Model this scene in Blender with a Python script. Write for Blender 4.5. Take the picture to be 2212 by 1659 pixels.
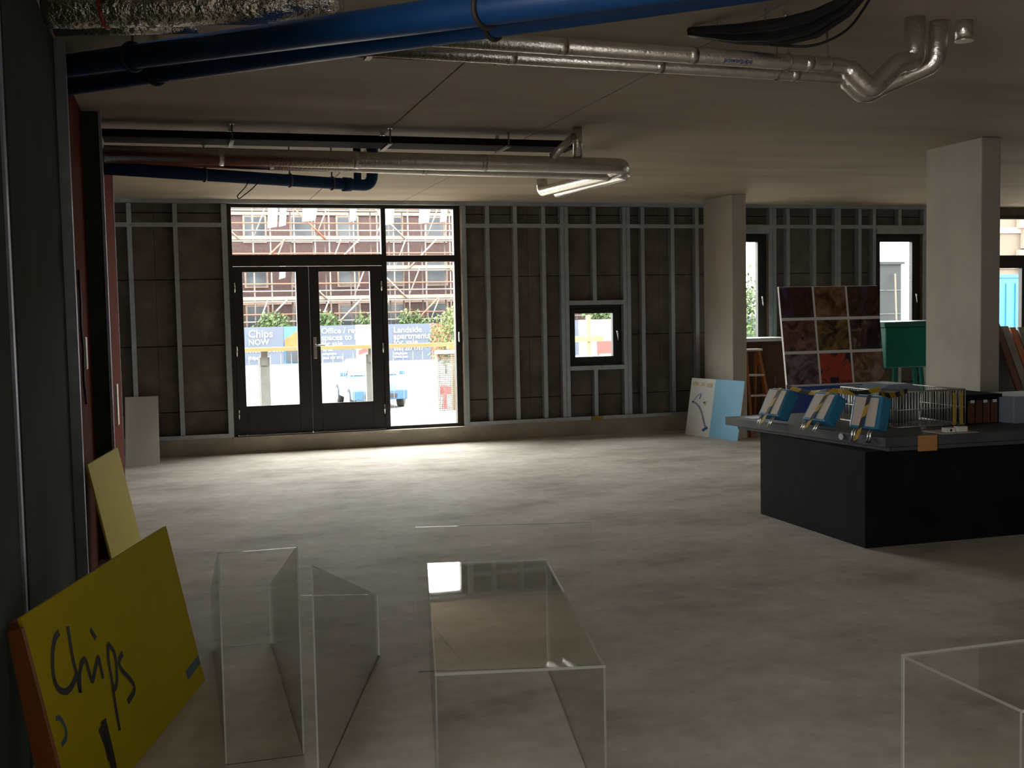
import bpy, math, random
from mathutils import Vector, Matrix
random.seed(7)
scene = bpy.context.scene
for o in list(bpy.data.objects):
    bpy.data.objects.remove(o)
col = scene.collection
R = math.radians

# ---------------------------------------------------------------- camera
CAM_H = 1.6
def cam_axes(yaw, pitch, roll):
    y, p, r = R(yaw), R(pitch), R(roll)
    f = Vector((math.sin(y)*math.cos(p), math.cos(y)*math.cos(p), math.sin(p)))
    rt = Vector((math.cos(y), -math.sin(y), 0))
    up = rt.cross(f)
    return math.cos(r)*rt + math.sin(r)*up, -math.sin(r)*rt + math.cos(r)*up, f
cr, cu, cf = cam_axes(16.58, -3.65, -1.126)
cd = bpy.data.cameras.new('camera')
cd.sensor_fit = 'HORIZONTAL'; cd.sensor_width = 36; cd.lens = 36*2430/2212
cd.clip_start = 0.05; cd.clip_end = 500
camo = bpy.data.objects.new('camera', cd); col.objects.link(camo)
m = Matrix.Identity(4)
for i in range(3):
    m[i][0] = cr[i]; m[i][1] = cu[i]; m[i][2] = -cf[i]
m[2][3] = CAM_H
camo.matrix_world = m
scene.camera = camo

# ---------------------------------------------------------------- sky and exposure
SKY = 14.5
w = bpy.data.worlds.new('overcast_sky'); scene.world = w; w.use_nodes = True
bg = w.node_tree.nodes['Background']
bg.inputs[0].default_value = (1.0, 0.985, 0.95, 1); bg.inputs[1].default_value = SKY
vs = scene.view_settings
vs.view_transform = 'Standard'; vs.look = 'None'; vs.gamma = 1; vs.use_curve_mapping = False
vs.exposure = 0.22
scene.cycles.transparent_max_bounces = 40
def portal(name, loc, size, rot):
    L = bpy.data.lights.new(name, 'AREA'); L.shape = 'RECTANGLE'; L.size, L.size_y = size
    L.cycles.is_portal = True
    o = bpy.data.objects.new(name, L); col.objects.link(o); o.location = loc; o.rotation_euler = rot
    return o
# windows of the room (portals only guide the sampling of the sky)
BACK = (R(-90), 0, 0)
portal('portal_door', (2.03, 13.86, 1.55), (2.8, 2.8), BACK)
portal('portal_window_small', (5.17, 13.86, 1.3), (.7, .7), BACK)
portal('portal_window_a', (7.26, 13.86, 1.75), (.75, 1.7), BACK)
portal('portal_window_b', (9.68, 13.86, 1.75), (.75, 1.7), BACK)
portal('portal_door_b', (12.2, 13.86, 1.55), (1.9, 2.7), BACK)

# ---------------------------------------------------------------- materials
M = {}
def nt(name):
    mt = bpy.data.materials.new(name); mt.use_nodes = True
    t = mt.node_tree
    return mt, t, t.nodes['Principled BSDF']
def ramp(t, fac, stops):
    r = t.nodes.new('ShaderNodeValToRGB'); e = r.color_ramp.elements
    e[0].position, e[0].color = stops[0][0], (*stops[0][1], 1)
    e[1].position, e[1].color = stops[-1][0], (*stops[-1][1], 1)
    for p, c in stops[1:-1]:
        x = e.new(p); x.color = (*c, 1)
    t.links.new(fac, r.inputs[0]); return r.outputs[0]
def coords(t, scale=(1, 1, 1), kind='Object'):
    c = t.nodes.new('ShaderNodeTexCoord'); mp = t.nodes.new('ShaderNodeMapping')
    mp.inputs['Scale'].default_value = scale
    t.links.new(c.outputs[kind], mp.inputs[0]); return mp.outputs[0]
def noise(t, vec, scale, detail=6, rough=.6):
    n = t.nodes.new('ShaderNodeTexNoise'); n.inputs['Scale'].default_value = scale
    n.inputs['Detail'].default_value = detail; n.inputs['Roughness'].default_value = rough
    t.links.new(vec, n.inputs['Vector']); return n.outputs['Fac']
def mat(key, c, rough=.6, metal=0, var=.15, scale=6, stretch=(1, 1, 1), bump=0, bscale=40, spec=.4):
    mt, t, b = nt(key)
    b.inputs['Roughness'].default_value = rough; b.inputs['Metallic'].default_value = metal
    b.inputs['Specular IOR Level'].default_value = spec
    v = coords(t, stretch)
    lo = tuple(max(0, x*(1-var)) for x in c); hi = tuple(min(1, x*(1+var)) for x in c)
    t.links.new(ramp(t, noise(t, v, scale), [(.3, lo), (.7, hi)]), b.inputs['Base Color'])
    if bump:
        bp = t.nodes.new('ShaderNodeBump'); bp.inputs['Strength'].default_value = bump
        bp.inputs['Distance'].default_value = .01
        t.links.new(noise(t, v, bscale, 3), bp.inputs['Height']); t.links.new(bp.outputs[0], b.inputs['Normal'])
    M[key] = mt; return mt
mat('stud', (.42, .47, .50), .45, .6, .15, 8)
mat('stud_edge', (.40, .47, .58), .4, .5, .15, 8)
mat('upstand', (.42, .37, .30), .85, 0, .2, 3, bump=.2)
mat('frame', (.022, .020, .019), .5, 0, .15, 4)
mat('pillar', (.44, .40, .34), .85, 0, .14, 2.2, (1, 1, .5), bump=.15, bscale=25)
mat('green_board', (.060, .078, .058), .95, 0, .15, 3, spec=.05)
mat('red_board', (.12, .022, .012), .95, 0, .2, 4, (1, 1, .2), spec=.04)
mat('dark_void', (.02, .018, .016), .9)
mat('chrome', (.8, .8, .8), .25, 1, .05)
mat('steel_rod', (.25, .24, .22), .5, .7)
mat('brass', (.6, .45, .2), .4, .8)
mat('black_paint', (.010, .010, .011), .85, 0, .4, 3, spec=.12)
mat('slab_grey', (.075, .077, .088), .55, 0, .25, 6)
mat('tan_tape', (.50, .25, .09), .6)
mat('white', (.75, .75, .74), .6, 0, .05)
mat('white_board', (.84, .85, .84), .6, 0, .05, 3)
mat('offwhite', (.62, .55, .48), .6, 0, .08)
mat('case_blue', (.035, .21, .38), .45, 0, .1)
mat('yellow_sign', (.66, .55, .006), .75, 0, .07, 2, spec=.08)
mat('yellow_pale', (.68, .56, .10), .75, 0, .07, 2, spec=.1)
mat('marker', (.008, .008, .008), .5)
mat('tape_blue', (.04, .14, .26), .5)
mat('wood_red', (.30, .10, .045), .6, 0, .3, 5, (1, 1, .15), bump=.2)
mat('wood_orange', (.38, .13, .04), .55, 0, .3, 5, (1, 1, .15))
mat('wood_brown', (.10, .040, .025), .6, 0, .3, 5, (1, 1, .1))
mat('wood_grey', (.16, .15, .13), .7, 0, .3, 5, (1, 1, .1))
mat('sky_blue_print', (.28, .60, .88), .5, 0, .08, 3)
mat('pale_blue', (.60, .70, .80), .5, 0, .05, 3)
mat('ink_blue', (.06, .12, .32), .6, 0, .3, 20)
mat('ink_violet', (.40, .42, .60), .6, 0, .3, 20)
mat('ink_ochre', (.72, .58, .36), .6, 0, .2, 20)
mat('green_paint', (.012, .20, .155), .4, 0, .12, 3)
mat('pipe_blue', (.006, .052, .175), .45, 0, .12, 3)
mat('clip_dark', (.05, .04, .035), .6, .3)
mat('cable', (.010, .010, .011), .45)
mat('red_tape', (.35, .04, .02), .6)
mat('tray', (.018, .016, .014), .8, 0, spec=.1)
mat('wire', (.55, .55, .50), .4, .8)
mat('mustard', (.42, .30, .06), .6)
mat('grey_blue_box', (.22, .27, .32), .6, 0, .08)
mat('banner_blue', (.05, .10, .42), .6, 0, .15, 4)
mat('asphalt', (.16, .15, .14), .9, 0, .12, .3)
mat('paving', (.34, .31, .27), .9, 0, .1, 1)
mat('deck_wood', (.28, .17, .075), .7, 0, .2, 3, (.2, 1, 1))
mat('hoarding', (.052, .064, .092), .6, 0, .05, .5)
mat('hoard_blue', (.035, .10, .18), .6)
mat('hoard_orange', (.30, .07, .015), .6, 0, .3, 1.5)
mat('hoard_red', (.45, .04, .035), .6)
mat('hoard_white', (.80, .80, .80), .6, 0, .03)
mat('brick', (.058, .034, .033), .9, 0, .3, 6)
mat('brick_pale', (.22, .16, .13), .9, 0, .2, 4)
mat('glass_far', (.030, .036, .045), .2, 0, .2, 1)
mat('scaffold_tube', (.20, .165, .15), .5, .2, .25, .5)
mat('scaffold_red', (.24, .08, .05), .5, .1, .2, .5)
mat('scaffold_board', (.16, .125, .10), .8, 0, .2, 2)
mat('tarp', (.80, .80, .80), .6, 0, .03)
mat('car_blue', (.04, .09, .20), .25, .1, .05)
mat('car_glass', (.20, .26, .30), .08, 0, .05)
mat('tyre', (.02, .02, .02), .8)
mat('leaf', (.055, .085, .03), .7, 0, .6, 3)
mat('leaf_pale', (.085, .105, .035), .7, 0, .5, 3)
mat('bark', (.10, .07, .05), .9)
mat('grey_block', (.009, .0115, .013), .7, 0, .1, .4)
mat('container_blue', (.012, .10, .22), .5, 0, .08, 1)
mat('beige_clad', (.10, .08, .062), .8, 0, .08, .6)
mat('post_grey', (.16, .165, .165), .5, .3)
mat('galv', (.45, .47, .48), .45, .6)
mat('plastic_red', (.55, .05, .05), .5)
mat('reveal', (.16, .10, .06), .8, 0, .3, 6)

def concrete_floor():
    mt, t, b = nt('floor_concrete')
    v = coords(t)
    v2 = coords(t, (.8, 1.15, 1))
    n1 = ramp(t, noise(t, v2, 1.3, 8, .62), [(.33, (.40, .355, .305)), (.48, (.57, .525, .465)), (.66, (.70, .655, .595))])
    n2 = ramp(t, noise(t, v, 9, 6, .7), [(.35, (.80, .79, .78)), (.6, (1, 1, 1))])
    mx = t.nodes.new('ShaderNodeMixRGB'); mx.blend_type = 'MULTIPLY'; mx.inputs[0].default_value = .8
    t.links.new(n1, mx.inputs[1]); t.links.new(n2, mx.inputs[2])
    t.links.new(mx.outputs[0], b.inputs['Base Color'])
    t.links.new(ramp(t, noise(t, v2, 3, 4), [(.3, (.78,)*3), (.7, (.88,)*3)]), b.inputs['Roughness'])
    b.inputs['Specular IOR Level'].default_value = .2
    bp = t.nodes.new('ShaderNodeBump'); bp.inputs['Strength'].default_value = .05; bp.inputs['Distance'].default_value = .01
    t.links.new(noise(t, v, 22, 5), bp.inputs['Height']); t.links.new(bp.outputs[0], b.inputs['Normal'])
    M['floor'] = mt
concrete_floor()
def concrete_ceiling():
    mt, t, b = nt('ceiling_concrete')
    v = coords(t, (.35, 1.2, 1))
    c = ramp(t, noise(t, v, 1.6, 7, .55), [(.28, (.34, .285, .22)), (.5, (.41, .35, .275)), (.72, (.47, .41, .33))])
    t.links.new(c, b.inputs['Base Color']); b.inputs['Roughness'].default_value = .8
    b.inputs['Specular IOR Level'].default_value = .3
    M['ceiling'] = mt
concrete_ceiling()
def sheathing():
    mt, t, b = nt('sheathing_board')
    v = coords(t)
    c = ramp(t, noise(t, v, 3.2, 8, .7), [(.34, (.100, .078, .064)), (.54, (.150, .122, .104)), (.74, (.225, .190, .168))])
    t.links.new(c, b.inputs['Base Color']); b.inputs['Roughness'].default_value = .85
    M['sheathing'] = mt
sheathing()
def foil(key, crinkle, bs, rough):
    mt, t, b = nt(key)
    v = coords(t)
    b.inputs['Metallic'].default_value = .95; b.inputs['Roughness'].default_value = rough
    t.links.new(ramp(t, noise(t, v, 18, 4), [(.3, (.70, .67, .62)), (.7, (.88, .85, .80))]), b.inputs['Base Color'])
    bp = t.nodes.new('ShaderNodeBump'); bp.inputs['Strength'].default_value = crinkle; bp.inputs['Distance'].default_value = .02
    t.links.new(noise(t, v, bs, 4, .6), bp.inputs['Height']); t.links.new(bp.outputs[0], b.inputs['Normal'])
    M[key] = mt
foil('foil', .22, 60, .27)
foil('foil_crinkled', .9, 22, .18)
def clear(key, tint, ior, extra=0.0):
    mt = bpy.data.materials.new(key); mt.use_nodes = True; t = mt.node_tree
    t.nodes.clear()
    out = t.nodes.new('ShaderNodeOutputMaterial'); mx = t.nodes.new('ShaderNodeMixShader')
    tr = t.nodes.new('ShaderNodeBsdfTransparent'); tr.inputs[0].default_value = (*tint, 1)
    gl = t.nodes.new('ShaderNodeBsdfGlossy'); gl.inputs['Roughness'].default_value = .02
    lw = t.nodes.new('ShaderNodeLayerWeight'); lw.inputs[0].default_value = .5
    pw = t.nodes.new('ShaderNodeMath'); pw.operation = 'POWER'; pw.inputs[1].default_value = 5
    f0 = ((ior-1)/(ior+1))**2
    ml = t.nodes.new('ShaderNodeMath'); ml.operation = 'MULTIPLY_ADD'; ml.inputs[1].default_value = 1-f0; ml.inputs[2].default_value = f0
    t.links.new(lw.outputs['Facing'], pw.inputs[0]); t.links.new(pw.outputs[0], ml.inputs[0])
    t.links.new(ml.outputs[0], mx.inputs[0]); t.links.new(tr.outputs[0], mx.inputs[1]); t.links.new(gl.outputs[0], mx.inputs[2])
    last = mx.outputs[0]
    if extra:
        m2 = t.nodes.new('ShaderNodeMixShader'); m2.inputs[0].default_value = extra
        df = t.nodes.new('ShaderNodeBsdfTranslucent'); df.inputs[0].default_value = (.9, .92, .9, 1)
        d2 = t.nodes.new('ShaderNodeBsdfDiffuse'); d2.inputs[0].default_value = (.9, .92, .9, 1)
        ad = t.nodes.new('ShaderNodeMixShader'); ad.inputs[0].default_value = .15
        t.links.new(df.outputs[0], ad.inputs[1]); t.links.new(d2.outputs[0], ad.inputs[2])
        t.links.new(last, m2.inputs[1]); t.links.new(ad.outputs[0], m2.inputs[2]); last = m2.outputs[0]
    t.links.new(last, out.inputs[0]); M[key] = mt
clear('glass', (.96, .98, .97), 1.35)
clear('acrylic', (.988, .988, .978), 1.30)
clear('acrylic_edge', (.9, .92, .9), 1.5, .85)  # near-white mix stands in for light piped out at the sheet edges
def striped(key, a, b_, scale, direction='DIAGONAL'):
    mt, t, b = nt(key)
    v = coords(t)
    wv = t.nodes.new('ShaderNodeTexWave'); wv.bands_direction = direction; wv.inputs['Scale'].default_value = scale
    t.links.new(v, wv.inputs['Vector'])
    c = ramp(t, wv.outputs['Fac'], [(.48, a), (.52, b_)])
    t.links.new(c, b.inputs['Base Color']); b.inputs['Roughness'].default_value = .5; M[key] = mt
striped('hazard_tape', (.015, .014, .012), (.46, .30, .012), 3.4)
def photo_mat(key, stops, scale, seed, dist=1.2):
    mt, t, b = nt(key)
    v = coords(t); mp = v.node; mp.inputs['Location'].default_value = (seed*3.1, seed*1.7, seed)
    n = t.nodes.new('ShaderNodeTexNoise'); n.inputs['Scale'].default_value = scale; n.inputs['Detail'].default_value = 4
    n.inputs['Distortion'].default_value = dist
    t.links.new(v, n.inputs['Vector'])
    t.links.new(ramp(t, n.outputs['Fac'], stops), b.inputs['Base Color']); b.inputs['Roughness'].default_value = .45
    M[key] = mt
D_ = (.02, .012, .012)
photo_mat('photo_a', [(.35, (.03, .012, .012)), (.5, (.07, .022, .02)), (.62, (.09, .05, .16))], 4, 1)
photo_mat('photo_b', [(.35, (.06, .02, .01)), (.5, (.18, .08, .035)), (.65, (.30, .19, .12))], 5, 2)
photo_mat('photo_c', [(.35, D_), (.52, (.10, .045, .02)), (.64, (.08, .05, .14))], 7, 3)
photo_mat('photo_d', [(.35, (.05, .02, .02)), (.5, (.20, .09, .07)), (.65, (.32, .22, .18))], 7, 4)
photo_mat('photo_e', [(.40, (.02, .012, .01)), (.52, (.20, .12, .04)), (.64, (.34, .20, .05))], 5, 5)
photo_mat('photo_f', [(.38, D_), (.55, (.12, .06, .055)), (.68, (.38, .29, .27))], 6, 6)
photo_mat('photo_g', [(.35, (.04, .03, .035)), (.5, (.16, .11, .12)), (.68, (.30, .25, .28))], 6, 7)
photo_mat('photo_h', [(.42, (.03, .03, .06)), (.5, (.40, .06, .035)), (.66, (.48, .09, .05))], 7, 8)
photo_mat('photo_i', [(.36, (.10, .055, .03)), (.5, (.22, .12, .06)), (.66, (.36, .28, .24))], 7, 9)

# ---------------------------------------------------------------- mesh helpers
ORG = {}
class MB:
    def __init__(self):
        self.v = []; self.f = []; self.s = []; self.mi = []
    def add(self, vs, fs, smooth=False, mi=0):
        n = len(self.v); self.v += [tuple(x) for x in vs]
        for f in fs:
            self.f.append(tuple(i+n for i in f)); self.s.append(smooth); self.mi.append(mi)
        return self
    def hexa(self, p, mi=0):      # 8 points: bottom loop then top loop
        return self.add(p, [(3, 2, 1, 0), (4, 5, 6, 7), (0, 1, 5, 4), (1, 2, 6, 5), (2, 3, 7, 6), (3, 0, 4, 7)], mi=mi)
    def box(self, x0, x1, y0, y1, z0, z1, mi=0):
        return self.hexa([(x0, y0, z0), (x1, y0, z0), (x1, y1, z0), (x0, y1, z0), (x0, y0, z1), (x1, y0, z1), (x1, y1, z1), (x0, y1, z1)], mi)
    def obox(self, o, a, b, c, mi=0):   # origin corner plus three edge vectors
        o, a, b, c = map(Vector, (o, a, b, c))
        return self.hexa([o, o+a, o+a+b, o+b, o+c, o+a+c, o+a+b+c, o+b+c], mi)
    def prism(self, pts, ext, mi=0):
        n = len(pts); e = Vector(ext)
        a = [Vector(p) for p in pts]
        return self.add(a + [p+e for p in a], [tuple(range(n))[::-1], tuple(range(n, 2*n))] + [(i, (i+1) % n, n+(i+1) % n, n+i) for i in range(n)], mi=mi)
    def tube(self, pts, r, n=14, mi=0, caps=True):
        pts = [Vector(p) for p in pts]; k = len(pts)
        rr = r if isinstance(r, (list, tuple)) else [r]*k
        base = len(self.v); prev = None
        for i, p in enumerate(pts):
            t = ((pts[min(i+1, k-1)] - pts[i]).normalized() + (pts[i] - pts[max(i-1, 0)]).normalized()).normalized()
            ref = prev if prev else (Vector((0, 0, 1)) if abs(t.z) < .9 else Vector((1, 0, 0)))
            u = (ref - t*ref.dot(t)).normalized(); q = t.cross(u); prev = u
            for j in range(n):
                a = 2*math.pi*j/n
                self.v.append(tuple(p + (u*math.cos(a) + q*math.sin(a))*rr[i]))
        for i in range(k-1):
            for j in range(n):
                a = base+i*n+j; b = base+i*n+(j+1) % n
                self.f.append((a, b, b+n, a+n)); self.s.append(True); self.mi.append(mi)
        if caps:
            self.f.append(tuple(base+j for j in range(n))[::-1]); self.s.append(False); self.mi.append(mi)
            self.f.append(tuple(base+(k-1)*n+j for j in range(n))); self.s.append(False); self.mi.append(mi)
        return self
    def ring(self, c, axis, r, rt, n=18, m_=6, a0=0, a1=360):     # torus (arc) around an axis
        ax = Vector(axis).normalized(); u = ax.orthogonal().normalized() if abs(ax.z) > .9 else (Vector((0, 0, 1)) - ax*ax.z).normalized()
        q = ax.cross(u); c = Vector(c)
        pts = [c + (u*math.cos(R(a0+(a1-a0)*i/n)) + q*math.sin(R(a0+(a1-a0)*i/n)))*r for i in range(n+1)]
        return self.tube(pts, rt, m_, caps=False)
    def build(self, name, ms, parent=None, loc=None, bevel=0):
        o_ = ORG[parent.name] if parent is not None else Vector(loc if loc is not None else (0, 0, 0))
        me = bpy.data.meshes.new(name)
        me.from_pydata([tuple(Vector(p)-o_) for p in self.v], [], self.f)
        for i, p in enumerate(me.polygons):
            p.use_smooth = self.s[i]; p.material_index = self.mi[i]
        for k in (ms if isinstance(ms, (list, tuple)) else [ms]):
            me.materials.append(M[k])
        me.update()
        ob = bpy.data.objects.new(name, me); col.objects.link(ob)
        if parent is not None: ob.parent = parent
        else: ob.location = o_
        ORG[ob.name] = o_
        if bevel:
            b = ob.modifiers.new('bevel', 'BEVEL'); b.width = bevel; b.segments = 2; b.limit_method = 'ANGLE'
        return ob
def tag(o, label=None, cat=None, group=None, kind=None):
    if label: o['label'] = label
    if cat: o['category'] = cat
    if group: o['group'] = group
    if kind: o['kind'] = kind
    return o
def thing(name, loc, label, cat, group=None, kind=None):
    o = bpy.data.objects.new(name, None); col.objects.link(o); o.location = loc; o.empty_display_size = .1
    ORG[o.name] = Vector(loc)
    return tag(o, label, cat, group, kind)
def place(name, mesh, parent, loc):           # a copy sharing mesh data, at a world place
    o = bpy.data.objects.new(name, mesh); col.objects.link(o); o.parent = parent
    o.location = Vector(loc) - ORG[parent.name]; ORG[o.name] = Vector(loc); return o
def text(name, body, size, mtx, m_, parent, ext=.002):
    cu_ = bpy.data.curves.new(name, 'FONT'); cu_.body = body; cu_.size = size; cu_.extrude = ext; cu_.resolution_u = 3
    to = bpy.data.objects.new(name, cu_); col.objects.link(to)
    bpy.context.view_layer.update()
    me = bpy.data.meshes.new_from_object(to); bpy.data.objects.remove(to)
    me.transform(mtx)
    o_ = ORG[parent.name]; me.transform(Matrix.Translation(-o_))
    me.materials.clear(); me.materials.append(M[m_])
    ob = bpy.data.objects.new(name, me); col.objects.link(ob); ob.parent = parent; ORG[ob.name] = o_
    return ob
def frame_mtx(o, xa, ya):
    xa = Vector(xa).normalized(); ya = Vector(ya).normalized(); za = xa.cross(ya)
    mm = Matrix.Identity(4)
    for i in range(3):
        mm[i][0], mm[i][1], mm[i][2], mm[i][3] = xa[i], ya[i], za[i], o[i]
    return mm

# ================================================================ STRUCTURE
DW = 13.55; CZ = 2.97
fl = MB().box(-3, 13.5, -4, 13.86, -.2, 0).build('floor', 'floor'); tag(fl, 'dusty bare concrete floor', kind='structure')
ce = MB().box(-3, 13.5, -4, 13.86, CZ+.03, CZ+.3).build('ceiling', 'ceiling'); tag(ce, 'bare concrete slab ceiling', kind='structure')
for x0, x1 in ((-3, 1.565), (1.575, 2.696), (2.704, 13.5)):
    MB().box(x0, x1, -4, 13.86, CZ, CZ+.035).build('slab_panel', 'ceiling', ce)

# back wall: sheathing boards, studs, tracks
OPEN = [(.62, 3.41, .18, 2.93), (4.80, 5.56, .90, 1.67), (6.90, 7.66, .88, 2.58), (9.32, 10.08, .88, 2.58), (11.30, 13.2, .18, 2.86)]
wb = MB()
def cells(xs, zs):
    out = []
    for i in range(len(xs)-1):
        for j in range(len(zs)-1):
            cx, cz = (xs[i]+xs[i+1])/2, (zs[j]+zs[j+1])/2
            if not any(a < cx < b and c < cz < d for a, b, c, d in OPEN):
                out.append((xs[i], xs[i+1], zs[j], zs[j+1]))
    return out
oxs = sorted({-3, 13.5, *[v for o in OPEN for v in o[:2]]}); ozs = sorted({0, CZ, *[v for o in OPEN for v in o[2:]]})
for x0, x1, z0, z1 in cells(oxs, ozs):
    wb.box(x0, x1, 13.66, 13.84, z0, z1)
wall_back = wb.build('wall_back', 'dark_void'); tag(wall_back, 'unfinished outer wall of dark sheathing behind steel studs', kind='structure')
rows = [.2, .51, 1.28, 2.05, 2.82, CZ]
bxs = sorted({-3, -1.2, -.2, 4.3, 6.1, 8.5, 10.9, 13.5, *[v for o in OPEN for v in o[:2]]})
bz = sorted({*rows, *[v for o in OPEN for v in o[2:] if v > .2]})
for x0, x1, z0, z1 in cells(bxs, bz):
    gy = random.uniform(0, .004)
    MB().box(x0+.002, x1-.002, 13.635+gy, 13.66, z0+(.007 if z0 in rows else 0), z1-(.004 if z1 in rows else 0)).build('sheathing_board', 'sheathing', wall_back)
def channel(h, wd=.05, dp=.09):     # C section steel stud, open side to +x
    b = MB(); t_ = .003
    b.box(-wd/2, wd/2, 0, t_, 0, h); b.box(-wd/2, wd/2, dp-t_, dp, 0, h); b.box(-wd/2, -wd/2+t_, t_, dp-t_, 0, h)
    b.box(wd/2-t_, wd/2, t_, .014, 0, h)
    return b
stud_mesh = {}
def stud(x, z0=.25, z1=2.92, wd=.05):
    h = round(z1-z0, 3); k = (h, wd)
    if k not in stud_mesh:
        o = channel(h, wd).build('stud', 'stud'); stud_mesh[k] = o.data; bpy.data.objects.remove(o)
    place('stud', stud_mesh[k], wall_back, (x, 13.53, z0))
for x in (-2.4, -1.8, -1.2, -.46, .04, 3.75, 4.11, 4.48, 5.83, 6.25, 6.60, 7.95, 8.35, 8.69, 8.735, 9.06, 10.45, 10.85):
    stud(x)
for x in (.585, 3.445): stud(x, .2, 2.92, .06)
for x in (4.73, 4.785, 5.575, 5.63): stud(x)
stud(5.16, .25, .84); stud(5.16, 1.73, 2.92)
for a, b in ((6.90, 7.66), (9.32, 10.08)):
    stud(a-.03); stud(b+.03); stud(b+.085)
    stud((a+b)/2, 2.66, 2.92); stud((a+b)/2, .25, .82)
stud(11.26)
def rail(x0, x1, z0, z1, y0=13.52, y1=13.63):
    MB().box(x0, x1, y0, y0+.003, z0, z1).box(x0, x1, y0+.003, y1, z0, z0+.003).build('track', 'stud', wall_back)
for x0, x1 in ((-3, .60), (3.43, 11.28)):
    rail(x0, x1, .20, .245); rail(x0, x1, 2.925, 2.97, 13.515)
    MB().box(x0, x1, 13.524, 13.529, 2.65, 2.70).build('strap', 'stud', wall_back)
rail(.60, 3.43, 2.925, 2.97)
rail(4.80, 5.56, 1.675, 1.73); rail(4.80, 5.56, .84, .895)
for a, b in ((6.90, 7.66), (9.32, 10.08)):
    rail(a, b, 2.585, 2.66); rail(a, b, .82, .875)
tp = MB().box(5.08, 5.24, 13.505, 13.519, .20, .245).build('tape_patch', 'mustard', wall_back); tag(tp, 'yellow tape patch')
up = MB()
for x0, x1 in ((-3, .62), (3.41, 11.3)): up.box(x0, x1, 13.55, 13.70, 0, .2)
up.box(.62, 3.41, 13.55, 13.80, 0, .18); up.box(11.3, 13.5, 13.55, 13.8, 0, .18)
tag(up.build('trim_1', 'upstand'), 'concrete upstand along the foot of the stud wall', kind='structure')

# glazed double door with side light
def glazing(parent, x0, x1, z0, z1, y=13.655):
    return MB().box(x0, x1, y-.004, y+.004, z0, z1).build('glass_pane', 'glass', parent)
def bars(lst, y0, y1):
    b = MB()
    for x0, x1, z0, z1 in lst: b.box(x0, x1, y0, y1, z0, z1)
    return b
door1 = thing('door_1', (2.0, 13.65, .18), 'black framed glazed double door with overlights and side light', None, kind='structure')
bars([(.62, .67, .18, 2.93), (3.335, 3.41, .18, 2.93), (.67, 3.335, 2.885, 2.93), (2.43, 2.49, .18, 2.885), (.67, 2.43, 2.20, 2.335), (2.49, 3.335, 2.24, 2.32), (2.49, 3.335, .18, .235), (.67, 2.43, .18, .20)], 13.60, 13.70).build('frame', 'frame', door1, bevel=.004)
glazing(door1, .67, 2.43, 2.335, 2.885); glazing(door1, 2.49, 3.335, 2.32, 2.885); glazing(door1, 2.49, 3.335, .235, 2.24)
for k, (x0, x1) in enumerate(((.672, 1.545), (1.55, 2.428))):
    g0, g1 = (.775, 1.395) if k == 0 else (1.665, 2.28)
    lf = bars([(x0, g0, .205, 2.195), (g1, x1, .205, 2.195), (g0, g1, .205, .525), (g0, g1, 2.13, 2.195)], 13.61, 13.68).build('door_leaf', 'frame', door1, bevel=.004)
    glazing(lf, g0, g1, .525, 2.13, 13.645)
    b = MB().box(g0, g1, 13.62, 13.64, .525, .55); b.build('glazing_bead', 'frame', lf)
    hx = x0+.01 if k == 0 else x1-.01
    for hz in (.45, 1.2, 1.95):
        MB().tube([(hx, 13.595, hz-.06), (hx, 13.595, hz+.06)], .011, 10).build('hinge', 'chrome', lf)
    if k == 1:
        MB().box(1.575, 1.615, 13.598, 13.610, 1.09, 1.35).build('handle_plate', 'chrome', lf, bevel=.003)
        MB().tube([(1.595, 13.60, 1.25), (1.595, 13.555, 1.25), (1.61, 13.548, 1.25), (1.71, 13.548, 1.25)], .011, 10).build('lever', 'chrome', lf)
MB().box(.60, 3.43, 13.50, 13.60, .165, .195).build('threshold', 'upstand', door1)
MB().box(.595, .62, 13.54, 13.6, .18, 2.93).build('reveal', 'reveal', door1)
MB().box(3.41, 3.43, 13.54, 13.6, .18, 2.93).build('reveal', 'reveal', door1)
MB().tube([(3.37, 13.595, 1.25), (3.37, 13.57, 1.25), (3.37, 13.57, 1.37)], .01, 8).build('window_handle', 'chrome', door1)
# second glazed door, mostly hidden by the near pillar
door2 = thing('door_2', (12.2, 13.65, .18), 'black framed glazed door beyond the near pillar', None, kind='structure')
bars([(11.30, 11.36, .18, 2.86), (13.1, 13.2, .18, 2.86), (11.36, 13.1, 2.80, 2.86), (11.36, 13.1, 2.12, 2.28), (12.2, 12.28, .18, 2.12), (11.36, 13.1, .18, .24)], 13.60, 13.70).build('frame', 'frame', door2)
lf = bars([(11.36, 11.40, .24, 2.12), (11.82, 12.2, .24, 2.12), (11.40, 11.82, .24, 1.20), (11.40, 11.82, 2.095, 2.12)], 13.61, 13.68).build('door_leaf', 'frame', door2)
glazing(lf, 11.40, 11.82, 1.20, 2.095); glazing(door2, 11.36, 13.1, 2.28, 2.80); glazing(door2, 12.28, 13.1, .24, 2.12)

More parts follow.
